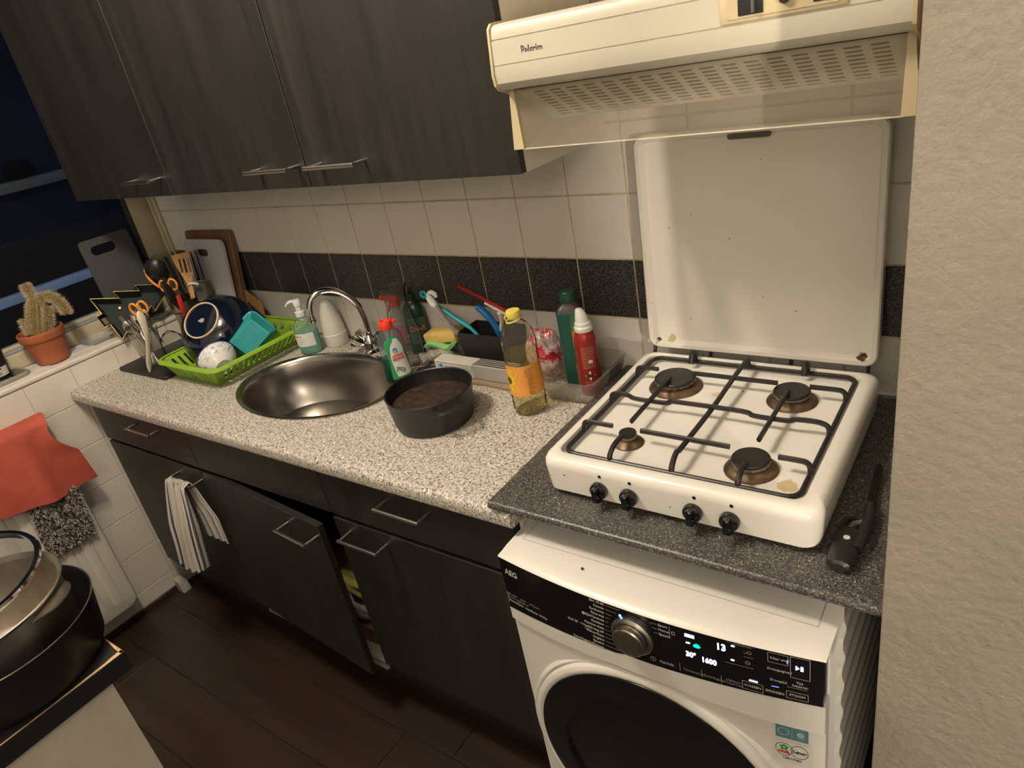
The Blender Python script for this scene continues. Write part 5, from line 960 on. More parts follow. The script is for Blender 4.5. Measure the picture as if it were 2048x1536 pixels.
for a in ((-0.122, -0.003, 0.0075, 0.0082), (-0.122, -0.003, 0.0350, 0.0357), (-0.122, -0.1213, 0.0075, 0.0357), (-0.0037, -0.003, 0.0075, 0.0357), (-0.034, -0.006, 0.016, 0.0166), (-0.034, -0.006, 0.020, 0.0206), (-0.034, -0.006, 0.024, 0.0246), (-0.034, -0.012, 0.028, 0.0286)): box(bm, a[0], a[1], -0.0214, -0.0210, a[2], a[3])
obj('printed_frame', bm, mat('thin_dark_line', (0.10, 0.09, 0.07), 0.5), fbx, 0)
cs = obj('card_strip', prism(B(), [(-0.13, -0.026), (-0.05, -0.030), (0.02, -0.026), (0.10, -0.031), (0.125, -0.028), (0.125, 0.026), (-0.13, 0.026)], 0, 0.0095, 'xy', 0.001), wood('brown_card', (0.17, 0.12, 0.075), (0.27, 0.20, 0.13), 'x', 10, 0.7), loc=(1.100, -0.150, ZC + 0.0005)); tag(cs, 'flat brown wooden strip under the foil carton', 'wood strip')
# --- oil bottle
ol = thing('oil_bottle', 'clear sunflower oil bottle with orange label and yellow cap', 'oil bottle', (1.315, -0.240, ZC + 0.0005)); ol.rotation_euler = (0, 0, FACE)
op = [(0, 0.004), (0.030, 0.0), (0.038, 0.004), (0.0405, 0.014), (0.0395, 0.022), (0.0405, 0.030), (0.0390, 0.036), (0.0405, 0.042), (0.0395, 0.050), (0.0395, 0.130), (0.0405, 0.136), (0.0390, 0.142), (0.0405, 0.148), (0.0385, 0.154), (0.0405, 0.160), (0.0400, 0.180), (0.035, 0.203), (0.024, 0.220), (0.015, 0.227), (0.0135, 0.230), (0.0135, 0.236), (0, 0.236)]
bm = B(); nf = 48; rg = [[(r * (1 + (0.022 * math.cos(12 * 2 * PI * i / nf) if 0.16 < z < 0.215 else 0)) * math.cos(2 * PI * i / nf), r * (1 + (0.022 * math.cos(12 * 2 * PI * i / nf) if 0.16 < z < 0.215 else 0)) * math.sin(2 * PI * i / nf), z) for i in range(nf)] if r > 0 else [(1e-5 * math.cos(2 * PI * i / nf), 1e-5 * math.sin(2 * PI * i / nf), z) for i in range(nf)] for r, z in op]
loft(bm, rg, False, False); obj('bottle', bm, clear('clear_oil_bottle', (0.97, 0.965, 0.93), 0.06, (0.6, 0.57, 0.45), 0.05), ol)
bm = B(); lathe(bm, [(0, 0.006), (0.036, 0.005), (0.0385, 0.014), (0.0385, 0.150), (0, 0.150)], 40); obj('sunflower_oil', bm, clear('pale_oil', (0.97, 0.94, 0.76), 0.06, (0.65, 0.56, 0.25), 0.1), ol)
bm = B(); sheet(bm, wrap_label(0.0402, 1.0, 0.052, 0.129, 180, 372, 40)); lb = obj('label', bm, mat('orange_label', (0.76, 0.33, 0.06), 0.45), ol)
f = on_cyl(0.0406, 1.0, 205)
def petal(b_, cx, cz, a, l_, w_): b_.faces.new([b_.verts.new(f(cx + x * math.cos(a) - y * math.sin(a), cz + x * math.sin(a) + y * math.cos(a), 0.0)) for x, y in ((0.004, 0), (l_ * 0.4, -w_), (l_ * 0.75, -w_ * 0.8), (l_, 0), (l_ * 0.75, w_ * 0.8), (l_ * 0.4, w_))])
bm = B()
for k in range(12): petal(bm, 0.004, 0.092, 2 * PI * k / 12 + 0.2, 0.034, 0.0060)
obj('sunflower_print', bm, mat('sunflower_yellow', (0.80, 0.55, 0.05), 0.5), lb, 0)
bm = B(); f_ = on_cyl(0.0409, 1.0, 205); bm.faces.new([bm.verts.new(f_(0.004 + 0.009 * math.cos(a), 0.092 + 0.009 * math.sin(a), 0.0004)) for a in [2 * PI * k / 16 for k in range(16)]]); obj('sunflower_heart', bm, mat('seed_brown', (0.12, 0.06, 0.02), 0.6), lb, 0)
bm = B()
for k in range(16):
    z = 0.120 - 0.0042 * k; a_, b2 = (0.048, 0.048 + random.uniform(0.016, 0.024)) if k < 5 else (0.052, 0.052 + random.uniform(0.008, 0.016))
    u = [a_ + (b2 - a_) * i / 4 for i in range(5)]; sheet(bm, [[f(x, z, 0.0002) for x in u], [f(x, z + 0.0012, 0.0002) for x in u]])
obj('small_print', bm, mat('brown_small_print', (0.22, 0.09, 0.03), 0.6), lb, 0)['kind'] = 'stuff'
bm = B(); lathe(bm, [(0, 0.234), (0.0150, 0.234), (0.0160, 0.236), (0.0160, 0.249), (0.0150, 0.2515), (0, 0.252)], 32); o = obj('cap', bm, mat('yellow_cap', (0.80, 0.64, 0.11), 0.4), ol)
bm = B(); tube(bm, [(0.0165 * math.cos(a) - 0.002, 0.0165 * math.sin(a), 0.2290 + 0.004 * math.cos(a)) for a in [2 * PI * k / 24 for k in range(24)]], 0.0018, 6, closed=True); tube(bm, [(-0.018, 0, 0.228), (-0.021, 0, 0.236), (-0.016, 0, 0.243)], 0.0018, 6); obj('cap_tether', bm, MATS['yellow_cap'], ol)
# --- pot with burnt sauce
M_cast = speckle('black_stone_coating', (0.007, 0.0068, 0.0065), [(0.66, (0.07, 0.065, 0.06), 330)], 0.42)
pt = thing('cooking_pot', 'black speckled cooking pot with crusted brown sauce on the worktop', 'pot', (1.108, -0.352, ZC + 0.0005)); pt.rotation_euler = (0, 0, 0.35)
bm = B(); lathe(bm, [(0, 0), (0.088, 0), (0.094, 0.004), (0.098, 0.016), (0.1055, 0.084), (0.1070, 0.086), (0.1055, 0.088), (0.1030, 0.086), (0.0955, 0.018), (0.088, 0.007), (0, 0.006)], 64); obj('pot_wall', bm, M_cast, pt)
bm = B(); lathe(bm, [(0.0995, 0.052), (0.094, 0.0535), (0.05, 0.051), (0, 0.052)], 48)
cr, nt, b = _new('burnt_brown_sauce'); v = coords(nt); n1 = noise(nt, v, 60, 8, 0.75); nt.links.new(ramp(nt, n1, [(0.40, (0.010, 0.005, 0.003)), (0.56, (0.045, 0.021, 0.009)), (0.70, (0.15, 0.08, 0.036))]), b.inputs['Base Color']); b.inputs['Roughness'].default_value = 0.35; bump(nt, b, n1, 0.9, 0.006)
obj('sauce_crust', bm, cr, pt)
for s in (0, PI):
    bm = B(); tube(bm, catmull([(0.102, -0.036, 0.068), (0.120, -0.034, 0.070), (0.127, -0.016, 0.071), (0.127, 0.016, 0.071), (0.120, 0.034, 0.070), (0.102, 0.036, 0.068)], 4), 0.006, 8, flat=0.8); obj('pot_handle', bm, mat('black_pot_handle', (0.013, 0.012, 0.011), 0.45), pt, rot=(0, 0, -0.75 + s))
# --- tub with juice bottle and cream can, printed bag
tubm = clear('cloudy_tub', (0.95, 0.945, 0.93), 0.15, (0.70, 0.67, 0.62), 0.18)
tu = thing('plastic_tub', 'cloudy clear plastic tub beside the dark worktop edge', 'tub', (1.387, -0.105, ZC + 0.0005))
bm = B(); R4 = lambda x0, x1, y0, y1, r, z: [(*p, z) for p in rrect(x0, x1, y0, y1, r, 5)]
loft(bm, [R4(-0.058, 0.060, -0.080, 0.080, 0.014, 0), R4(-0.060, 0.0625, -0.082, 0.082, 0.016, 0.002), R4(-0.068, 0.074, -0.092, 0.092, 0.022, 0.054), R4(-0.073, 0.079, -0.097, 0.097, 0.026, 0.055), R4(-0.073, 0.079, -0.097, 0.097, 0.026, 0.058), R4(-0.067, 0.073, -0.091, 0.091, 0.022, 0.0565), R4(-0.0585, 0.061, -0.0805, 0.0805, 0.015, 0.003)]); obj('tub_wall', bm, tubm, tu)
ju = thing('juice_bottle', 'dark green fruit syrup bottle standing in the plastic tub', 'bottle', (1.366, -0.092, ZC + 0.005)); ju.rotation_euler = (0, 0, 0.45)
def gmat():
    m, nt, b = _new('green_orange_print'); v = coords(nt); s_ = nt.nodes.new('ShaderNodeSeparateXYZ'); nt.links.new(v, s_.inputs[0])
    st_ = nt.nodes.new('ShaderNodeMapRange'); st_.inputs[1].default_value = 0.0; st_.inputs[2].default_value = 0.19; nt.links.new(s_.outputs[2], st_.inputs[0])
    band = ramp(nt, st_.outputs[0], [(0.0, (0.62, 0.22, 0.03)), (0.33, (0.62, 0.22, 0.03)), (0.34, (0.02, 0.13, 0.06)), (0.56, (0.10, 0.24, 0.05)), (0.57, (0.70, 0.24, 0.03)), (0.76, (0.66, 0.20, 0.02)), (0.77, (0.10, 0.26, 0.05)), (1.0, (0.02, 0.11, 0.06))])
    e = band.node.color_ramp; e.interpolation = 'LINEAR'
    xm_ = ramp(nt, s_.outputs[0], [(0.0, (0, 0, 0)), (0.001, (1, 1, 1))]); nt.links.new(mixc(nt, xm_, (0.008, 0.075, 0.055), band), b.inputs['Base Color']); b.inputs['Roughness'].default_value = 0.35; return m
bm = B(); loft(bm, [R4(-w, w, -w, w, r, z) for w, r, z in ((0.026, 0.008, 0), (0.029, 0.009, 0.003), (0.030, 0.009, 0.185), (0.031, 0.010, 0.192), (0.026, 0.012, 0.203), (0.014, 0.010, 0.212), (0.013, 0.010, 0.214))]); obj('bottle', bm, gmat(), ju)
bm = B(); loft(bm, [R4(-w, w, -w, w, r, z) for w, r, z in ((0.0305, 0.010, 0.1935), (0.0265, 0.012, 0.2045), (0.0145, 0.010, 0.2135))], False, False); obj('shoulder', bm, mat('brown_shoulder', (0.035, 0.022, 0.014), 0.4), ju)
bm = B(); lathe(bm, [(0, 0.212), (0.0185, 0.212), (0.0190, 0.214), (0.0185, 0.236), (0.0165, 0.2385), (0, 0.239)], 32); obj('screw_cap', bm, mat('dark_green_cap', (0.006, 0.070, 0.038), 0.4), ju)
for (cx, cz, r, c) in ((0.019, 0.148, 0.012, (0.72, 0.34, 0.04)), (0.018, 0.026, 0.013, (0.25, 0.36, 0.05)), (0.026, 0.085, 0.007, (0.30, 0.40, 0.07))):
    bm = B(); bm.faces.new([bm.verts.new((cx + r * 0.6 * math.cos(a), -0.0312, cz + r * math.sin(a))) for a in [2 * PI * k / 20 for k in range(20)]]); obj('fruit_print', bm, mat('fruit_colour', c, 0.5), ju, 0)
ca = thing('cream_can', 'red whipped cream spray can with white nozzle in the tub', 'spray can', (1.420, -0.128, ZC + 0.005)); ca.rotation_euler = (0, 0, FACE)
M_can = mat('red_can_lacquer', (0.26, 0.018, 0.012), 0.3, 0.15)
bm = B(); lathe(bm, [(0, 0), (0.0245, 0), (0.026, 0.003), (0.026, 0.132), (0.0255, 0.142), (0.021, 0.154), (0.016, 0.160), (0, 0.161)], 40); obj('can', bm, M_can, ca)
bm = B(); lathe(bm, [(0, 0.158), (0.0205, 0.158), (0.0215, 0.161), (0.0215, 0.168), (0.0190, 0.171), (0.0190, 0.178), (0.0175, 0.180), (0, 0.180)], 32)
loft(bm, [[(r_ * math.cos(2 * PI * k / 24) - o_, r_ * 0.9 * math.sin(2 * PI * k / 24), z) for k in range(24)] for r_, o_, z in ((0.0165, 0.0, 0.179), (0.0150, 0.001, 0.190), (0.0110, 0.003, 0.204), (0.0075, 0.005, 0.211), (0.005, 0.0055, 0.2125))]); obj('nozzle_cap', bm, M_white, ca)
f = on_cyl(0.0262, 1.0, 238)
bm = B(); bm.faces.new([bm.verts.new(f(x + 0.014, z + 0.052, 0.0002)) for x, z in ((0, -0.0125), (0.0125, 0), (0, 0.0125), (-0.0125, 0))]); hz = obj('hazard_diamond', bm, mat('white_print', (0.66, 0.62, 0.56), 0.5), ca, 0)
bm = B(); bm.faces.new([bm.verts.new(f(x + 0.014, z + 0.052, 0.0005)) for x, z in ((-0.0035, -0.004), (0.0035, -0.004), (0.0045, 0.0), (0.0025, 0.004), (0.001, 0.0015), (0.0005, 0.0065), (-0.003, 0.003), (-0.0045, 0.0005))]); obj('flame_mark', bm, MATS['black_print'], hz, 0)
bm = B()
for k in range(22):
    z = 0.122 - 0.0046 * k
    if 0.036 < z < 0.068: continue
    x = 0.0
    while x < 0.030:
        w_ = random.uniform(0.002, 0.006); u = [x, x + w_ / 2, x + w_]; sheet(bm, [[f(q_1, z, 0.0002) for q_1 in u], [f(q_1, z + 0.0016, 0.0002) for q_1 in u]]); x += w_ + 0.0012
obj('small_print', bm, mat('pink_print', (0.52, 0.22, 0.19), 0.6), ca, 0)['kind'] = 'stuff'
bm = B(); sheet(bm, [[f(x, 0.084, 0.0004) for x in (0.014, 0.019, 0.024)], [f(x, 0.092, 0.0004) for x in (0.014, 0.019, 0.024)]]); obj('white_mark', bm, MATS['white_print'], ca, 0)
# printed plastic bag
def bagmat():
    m, nt, b = _new('red_printed_film'); out = nt.nodes['Material Output']; v = coords(nt); n1 = noise(nt, v, 190, 3, 0.6); n2 = noise(nt, v, 34, 2)
    a = nt.nodes.new('ShaderNodeMath'); a.operation = 'MULTIPLY_ADD'; nt.links.new(n2, a.inputs[0]); a.inputs[1].default_value = 0.9; nt.links.new(n1, a.inputs[2])
    f_ = ramp(nt, a.outputs[0], [(0.98, (0, 0, 0)), (1.0, (1, 1, 1))]); nt.links.new(mixc(nt, f_, (0.62, 0.58, 0.56), (0.50, 0.02, 0.045)), b.inputs['Base Color']); b.inputs['Roughness'].default_value = 0.22
    t = nt.nodes.new('ShaderNodeBsdfTransparent'); mx = nt.nodes.new('ShaderNodeMixShader'); g_ = ramp(nt, a.outputs[0], [(0.97, (0.55, 0.55, 0.55)), (1.0, (1, 1, 1))]); nt.links.new(g_, mx.inputs[0]); nt.links.new(t.outputs[0], mx.inputs[1]); nt.links.new(b.outputs[0], mx.inputs[2]); nt.links.new(mx.outputs[0], out.inputs[0]); return m
bg = B(); bmesh.ops.create_icosphere(bg, subdivisions=5, radius=1.0)
for v in bg.verts:
    p = v.co.copy(); k = 1 + 0.10 * math.sin(5 * p.x + 2 * p.z) * math.cos(4 * p.y + 3 * p.z) + 0.07 * math.sin(13 * p.z + 6 * p.x) * math.cos(9 * p.x) + 0.05 * abs(math.sin(17 * p.x + 11 * p.y))
    v.co = Vector((p.x * 0.046 * k, p.y * 0.042 * k, max(p.z, -0.82) * 0.072 * k))
bgo = obj('plastic_bag', bg, bagmat(), loc=(1.272, -0.090, ZC + 0.0665), smooth=60); tag(bgo, 'crumpled clear bag with red print behind the oil bottle', 'plastic bag')
# ================================================================== ON THE WINDOW SILL
ZS = 0.9845
pp = thing('cactus_pot', 'terracotta plant pot with a hairy cactus on the sill', 'potted cactus', (-0.402, -0.568, ZS + 0.0035))
bm = B(); lathe(bm, [(0, 0), (0.046, 0), (0.049, 0.003), (0.054, 0.035), (0.0545, 0.037), (0.0625, 0.082), (0.067, 0.084), (0.0685, 0.088), (0.0705, 0.108), (0.069, 0.112), (0.0655, 0.112), (0.0625, 0.095), (0.0, 0.095)], 56); obj('pot', bm, mat('terracotta', (0.33, 0.095, 0.034), 0.75, var=0.12, vscale=22), pp)
bm = B(); lathe(bm, [(0.063, 0.0955), (0.03, 0.098), (0, 0.097)], 32); obj('soil', bm, mat('dark_soil', (0.05, 0.035, 0.02), 0.95, bmp=0.8), pp)
RT = Vector((0.81, 0.56, -0.18)); UPV = Vector((-0.12, 0.456, 0.88))
def cv(r_, u_, d=0.0): return RT * r_ + UPV * u_ + Vector((0.57, -0.69, 0.44)) * d
M_cac = mat('olive_cactus_skin', (0.15, 0.105, 0.035), 0.8, var=0.3, vscale=60)
M_hair = mat('cream_cactus_hair', (0.60, 0.48, 0.31), 0.9)
def ribbed(path, rad, ribs=12, n=48):
    b_ = B(); fr = frames(path); rings = []
    for (p, s, u), r in zip(fr, rad): rings.append([p + s * (r * (1 + 0.10 * math.cos(ribs * 2 * PI * k / n)) * math.cos(2 * PI * k / n)) + u * (r * (1 + 0.10 * math.cos(ribs * 2 * PI * k / n)) * math.sin(2 * PI * k / n)) for k in range(n)])
    loft(b_, rings); return b_, fr
def hairs(b_, path, rad, count, ln=0.009, w=0.00035):
    fr = frames(path); m_ = len(fr) - 1
    for _ in range(count):
        t = random.random() * m_; i = int(min(t, m_ - 1)); f_ = t - i; (p0, s0, u0), (p1, s1, u1) = fr[i], fr[i + 1]
        p = p0.lerp(p1, f_); r = rad[i] * (1 - f_) + rad[i + 1] * f_; a = random.uniform(0, 2 * PI); d = (s0 * math.cos(a) + u0 * math.sin(a)).normalized(); q = p + d * r * 0.98
        e = q + d * ln * random.uniform(0.5, 1.2) + Vector((random.uniform(-1, 1), random.uniform(-1, 1), random.uniform(-1, 1))) * ln * 0.5
        sd_ = d.cross(Vector((random.uniform(-1, 1), random.uniform(-1, 1), random.uniform(-1, 1)))).normalized() * w
        b_.faces.new([b_.verts.new(x) for x in (q - sd_, q + sd_, e)])
O_ = Vector((0, 0, 0.095)); arms = []
main = catmull([O_ + cv(-0.012, -0.006), O_ + cv(-0.014, 0.040), O_ + cv(-0.018, 0.090), O_ + cv(-0.022, 0.118)], 5); arms.append(('stem', main, [0.030, 0.031, 0.032, 0.032, 0.031, 0.031, 0.030, 0.030, 0.029, 0.028, 0.027, 0.026, 0.024, 0.021, 0.015, 0.006]))
up = catmull([O_ + cv(-0.022, 0.105), O_ + cv(-0.034, 0.128), O_ + cv(-0.050, 0.152), O_ + cv(-0.057, 0.166)], 4); arms.append(('arm', up, [0.009, 0.0095, 0.010, 0.010, 0.0105, 0.011, 0.0115, 0.012, 0.012, 0.012, 0.011, 0.009, 0.005]))
dr2 = catmull([O_ + cv(-0.016, 0.108), O_ + cv(0.010, 0.126), O_ + cv(0.038, 0.122), O_ + cv(0.062, 0.104), O_ + cv(0.080, 0.078), O_ + cv(0.084, 0.066)], 4); arms.append(('arm', dr2, [0.011, 0.0115, 0.012, 0.012, 0.0125, 0.013, 0.013, 0.013, 0.013, 0.013, 0.013, 0.0135, 0.0135, 0.014, 0.014, 0.014, 0.0135, 0.013, 0.012, 0.010, 0.006]))
sm = catmull([O_ + cv(0.018, 0.0, 0.006), O_ + cv(0.026, 0.045, 0.006), O_ + cv(0.024, 0.082, 0.006), O_ + cv(0.023, 0.088, 0.006)], 4); arms.append(('arm', sm, [0.014] * 5 + [0.013] * 4 + [0.012, 0.010, 0.008, 0.005]))
lf = catmull([O_ + cv(-0.030, 0.000), O_ + cv(-0.048, 0.020), O_ + cv(-0.056, 0.042), O_ + cv(-0.057, 0.048)], 4); arms.append(('arm', lf, [0.011] * 5 + [0.010] * 4 + [0.009, 0.008, 0.006, 0.004]))
for nm, pa, ra in arms:
    b_, fr = ribbed(pa, ra); a_ = obj('cactus_' + nm, b_, M_cac, pp)
    hb = B(); hairs(hb, pa, ra, 3600 if nm == 'stem' else 2600, 0.0085 if nm == 'stem' else 0.0105, 0.0005); h_ = obj('hair', hb, M_hair, a_, 0); h_['kind'] = 'stuff'
# paper, dish, tray, small pot
pa = obj('envelope', prism(B(), [(-0.045, -0.095), (0.020, -0.100), (0.042, -0.070), (0.030, 0.060), (0.040, 0.105), (-0.050, 0.110)], 0, 0.0025, 'xy'), mat('white_paper', (0.60, 0.58, 0.56), 0.7), loc=(-0.412, -0.548, ZS)); tag(pa, 'white paper envelope lying under the terracotta pot', 'envelope')
di = thing('glass_dish', 'small clear glass dish on the sill next to the terracotta pot', 'dish', (-0.418, -0.410, ZS))
bm = B(); loft(bm, [R4(-w, w, -h, h, r, z) for w, h, r, z in ((0.036, 0.040, 0.012, 0), (0.044, 0.048, 0.016, 0.016), (0.042, 0.046, 0.015, 0.016), (0.034, 0.038, 0.011, 0.003))]); obj('dish_wall', bm, clear('pale_dish_glass', (0.95, 0.95, 0.94), 0.28, (0.66, 0.64, 0.60), 0.1), di)
ty = thing('grey_tray', 'grey shallow tray with black mat under the small plant pot', 'tray', (-0.425, -0.745, ZS)); ty.rotation_euler = (0, 0, math.radians(3))
bm = B(); loft(bm, [R4(-w, w, -h, h, r, z) for w, h, r, z in ((0.055, 0.085, 0.018, 0), (0.058, 0.088, 0.020, 0.004), (0.058, 0.088, 0.020, 0.012), (0.056, 0.086, 0.019, 0.014), (0.053, 0.083, 0.017, 0.012), (0.052, 0.082, 0.016, 0.009))]); obj('tray_body', bm, mat('warm_grey_plastic', (0.26, 0.245, 0.22), 0.45), ty)
bm = B(); loft(bm, [R4(-0.050, 0.050, -0.080, 0.080, 0.015, z) for z in (0.0092, 0.0105)]); obj('black_mat', bm, M_gloss_black, ty)
sp_ = thing('plant_pot', 'small black plant pot with white barcode label at the photo edge', 'plant pot', (-0.450, -0.720, ZS + 0.011))
bm = B(); lathe(bm, [(0, 0), (0.030, 0), (0.032, 0.003), (0.038, 0.078), (0.040, 0.080), (0.038, 0.082), (0.035, 0.072), (0, 0.070)], 36); obj('pot', bm, mat('black_nursery_pot', (0.010, 0.010, 0.010), 0.4), sp_)
def wrapz(r0, r1, z0, z1, a0, a1, n=14): return [[((r0 if z == z0 else r1) * math.cos(a), (r0 if z == z0 else r1) * math.sin(a), z) for a in [math.radians(a0 + (a1 - a0) * i / n) for i in range(n + 1)]] for z in (z0, z1)]
bm = B(); sheet(bm, wrapz(0.0332, 0.0357, 0.006, 0.036, -110, 40)); lb = obj('label', bm, mat('white_sticker', (0.62, 0.60, 0.56), 0.5), sp_)
bm = B()
for k in range(9): a = -28 + k * 3.4; sheet(bm, wrapz(0.0342, 0.0350, 0.010, 0.020, a, a + random.choice((1.0, 2.0)), 2))
for a in (-40, -5): sheet(bm, wrapz(0.0360, 0.0363, 0.028, 0.033, a, a + 10, 3))
obj('barcode', bm, MATS['black_print'], lb, 0)
bm = B()
for k in range(16):
    a = random.uniform(0, 2 * PI); r = random.uniform(0.004, 0.026); tube(bm, catmull([(r * 0.5 * math.cos(a), r * 0.5 * math.sin(a), 0.068), (r * math.cos(a), r * math.sin(a), 0.085), (r * 1.5 * math.cos(a), r * 1.5 * math.sin(a), 0.092)], 3), [0.0022] * 5 + [0.0016, 0.0006], 5)
obj('leaves', bm, mat('bright_leaf_green', (0.14, 0.32, 0.03), 0.5), sp_)
# tree-shaped tray leaning in the corner of the sill
tt = thing('tree_tray', 'dark green tree-shaped tray with gold edge leaning in the window corner', 'tray')
out = [(-0.015, -0.018), (0.0, -0.018), (0.0, -0.070), (0.062, -0.034), (0.060, -0.058), (0.118, -0.026), (0.116, -0.046), (0.200, 0.0), (0.116, 0.046), (0.118, 0.026), (0.060, 0.058), (0.062, 0.034), (0.0, 0.070), (0.0, 0.018), (-0.015, 0.018)]
ey = Vector((0.20, 0.97, 0.16)).normalized(); en = Vector((0.78, -0.28, 0.50)); en = (en - ey * en.dot(ey)).normalized(); ez = ey.cross(en) * -1
tt.matrix_world = Matrix.Translation((-0.362, -0.362, 1.048)) @ Matrix(((ey.x, ez.x, en.x, 0), (ey.y, ez.y, en.y, 0), (ey.z, ez.z, en.z, 0), (0, 0, 0, 1)))
M_pine = mat('dark_green_felt', (0.003, 0.012, 0.008), 0.75)
def big(p, k=1.25): return (0.06 + (p[0] - 0.06) * k, p[1] * k)
bm = B(); vs0 = [bm.verts.new((p[0], p[1], 0.0)) for p in out]; bm.faces.new(vs0); bmesh.ops.solidify(bm, geom=list(bm.faces), thickness=0.003); obj('tray_floor', bm, M_pine, tt, 0)
bm = B(); loft(bm, [[(p[0], p[1], 0.0) for p in out], [(*big(p), 0.034) for p in out]], False, False); bmesh.ops.solidify(bm, geom=list(bm.faces), thickness=0.002); obj('tray_wall', bm, M_pine, tt, 0)
bm = B(); tube(bm, [(*big(p), 0.0345) for p in out], 0.0014, 6, closed=True); obj('gold_edge', bm, mat('dull_gold', (0.42, 0.28, 0.09), 0.35, 0.8), tt, 0)
for x, y in ((0.035, -0.030), (0.050, 0.022), (0.105, 0.004)): bm = B(); lathe(bm, [(0, 0), (0.006, 0), (0.005, 0.003), (0, 0.004)], 14); obj('copper_stud', bm, mat('copper_stud', (0.55, 0.26, 0.10), 0.3, 0.8), tt, loc=(x, y, 0.001))
bm = B(); box(bm, -0.030, -0.010, -0.014, 0.014, 0.0, 0.02, 0.002, 1); obj('trunk', bm, mat('red_brown_trunk', (0.10, 0.030, 0.015), 0.6), tt)
# ================================================================== RADIATOR, CLOTHS
ra = thing('radiator', 'white panel radiator under the window', 'radiator', (-0.275, -1.15, 0.10))
def ry(y): return y + 1.15
bm = B(); rgs = []
for d, x in ((0.010, -0.038), (0.0, -0.028), (0.0, 0.014), (0.004, 0.021), (0.012, 0.0245)): rgs.append([(x, p[0], p[1]) for p in rrect(ry(-1.75) + d, ry(-0.727) - d, 0.0 + d, 0.762 - d, 0.035 - d * 0.6, 6)])
loft(bm, rgs); obj('panel', bm, mat('radiator_white', (0.72, 0.67, 0.58), 0.35, var=0.03), ra)
for k in range(13):
    y = ry(-0.790 - 0.060 * k); bm = B()
    loft(bm, [[(0.0235 + 0.0042 * math.sin(PI * j / 8) * e, y + 0.017 * math.cos(PI * j / 8), z) for j in range(9)] for z, e in ((0.035, 0.05), (0.05, 0.7), (0.065, 1), (0.70, 1), (0.715, 0.7), (0.73, 0.05))], False, False, closed=False); obj('flute', bm, MATS['radiator_white'], ra)
for z in (0.15, 0.60): bm = B(); box(bm, -0.0505, -0.036, ry(-0.86), ry(-0.82), z, z + 0.05, 0.002, 1); obj('wall_bracket', bm, M_white, ra)
def cloth(name, grid, m, label, cat, th=0.003, smooth=60):
    b_ = B(); uv = b_.loops.layers.uv.new('weave'); R_ = len(grid); C_ = len(grid[0]); vs_ = [[b_.verts.new(p) for p in row] for row in grid]
    for i in range(R_ - 1):
        for j in range(C_ - 1):
            fc = b_.faces.new((vs_[i][j], vs_[i][j + 1], vs_[i + 1][j + 1], vs_[i + 1][j]))
            for l_, (a, c) in zip(fc.loops, ((i, j), (i, j + 1), (i + 1, j + 1), (i + 1, j))): l_[uv].uv = (c / (C_ - 1), a / (R_ - 1))
    bmesh.ops.recalc_face_normals(b_, faces=b_.faces); bmesh.ops.solidify(b_, geom=list(b_.faces), thickness=th)
    me = bpy.data.meshes.new(name); b_.to_mesh(me); b_.free()
    for p in me.polygons: p.use_smooth = True
    me.set_sharp_from_angle(angle=math.radians(smooth)); o = obj(name, me, m); tag(o, label, cat); return o
# red cloth over the radiator
grid = []; NR, NC = 34, 44
for i in range(NR):
    t = i / (NR - 1); row = []
    for j in range(NC):
        s = j / (NC - 1); drop_f = 0.245 - 0.045 * s + 0.012 * math.sin(5.5 * s + 0.6); y = -0.712 - 0.43 * s
        L_ = 0.10 + 0.052 + drop_f; q = t * L_
        if q < 0.10: x, z = -0.318, 0.868 - (0.10 - q)
        elif q < 0.152: a = (q - 0.10) / 0.052 * PI; x, z = -0.280 - 0.038 * math.cos(a), 0.868 + 0.016 * math.sin(a)
        else: d = q - 0.152; x, z = -0.238 + 0.018 * math.sin(PI / 2 * min(1, d / 0.20)) , 0.868 - d
        if q > 0.13:
            k = min(1, (q - 0.13) / 0.15); x += k * (0.010 * math.sin(9 * s + 4 * t) + 0.010 * math.sin(19 * s + 2.5 * t + 1.0) * (1 - 0.4 * s) + 0.008 * math.exp(-((s - 0.16 - 0.1 * t) / 0.05) ** 2)); y += 0.045 * k * math.exp(-s * 9) * (q / L_) ** 1.5 - 0.03 * math.exp(-s * 10) * math.sin(PI * k)
        row.append((x, y, z))
    grid.append(row)
cloth('red_cloth', grid, mat('brick_red_cotton', (0.42, 0.075, 0.045), 0.85, var=0.10, vscale=25, bmp=0.35, bscale=500), 'brick red cloth draped over the radiator', 'cloth', 0.004)
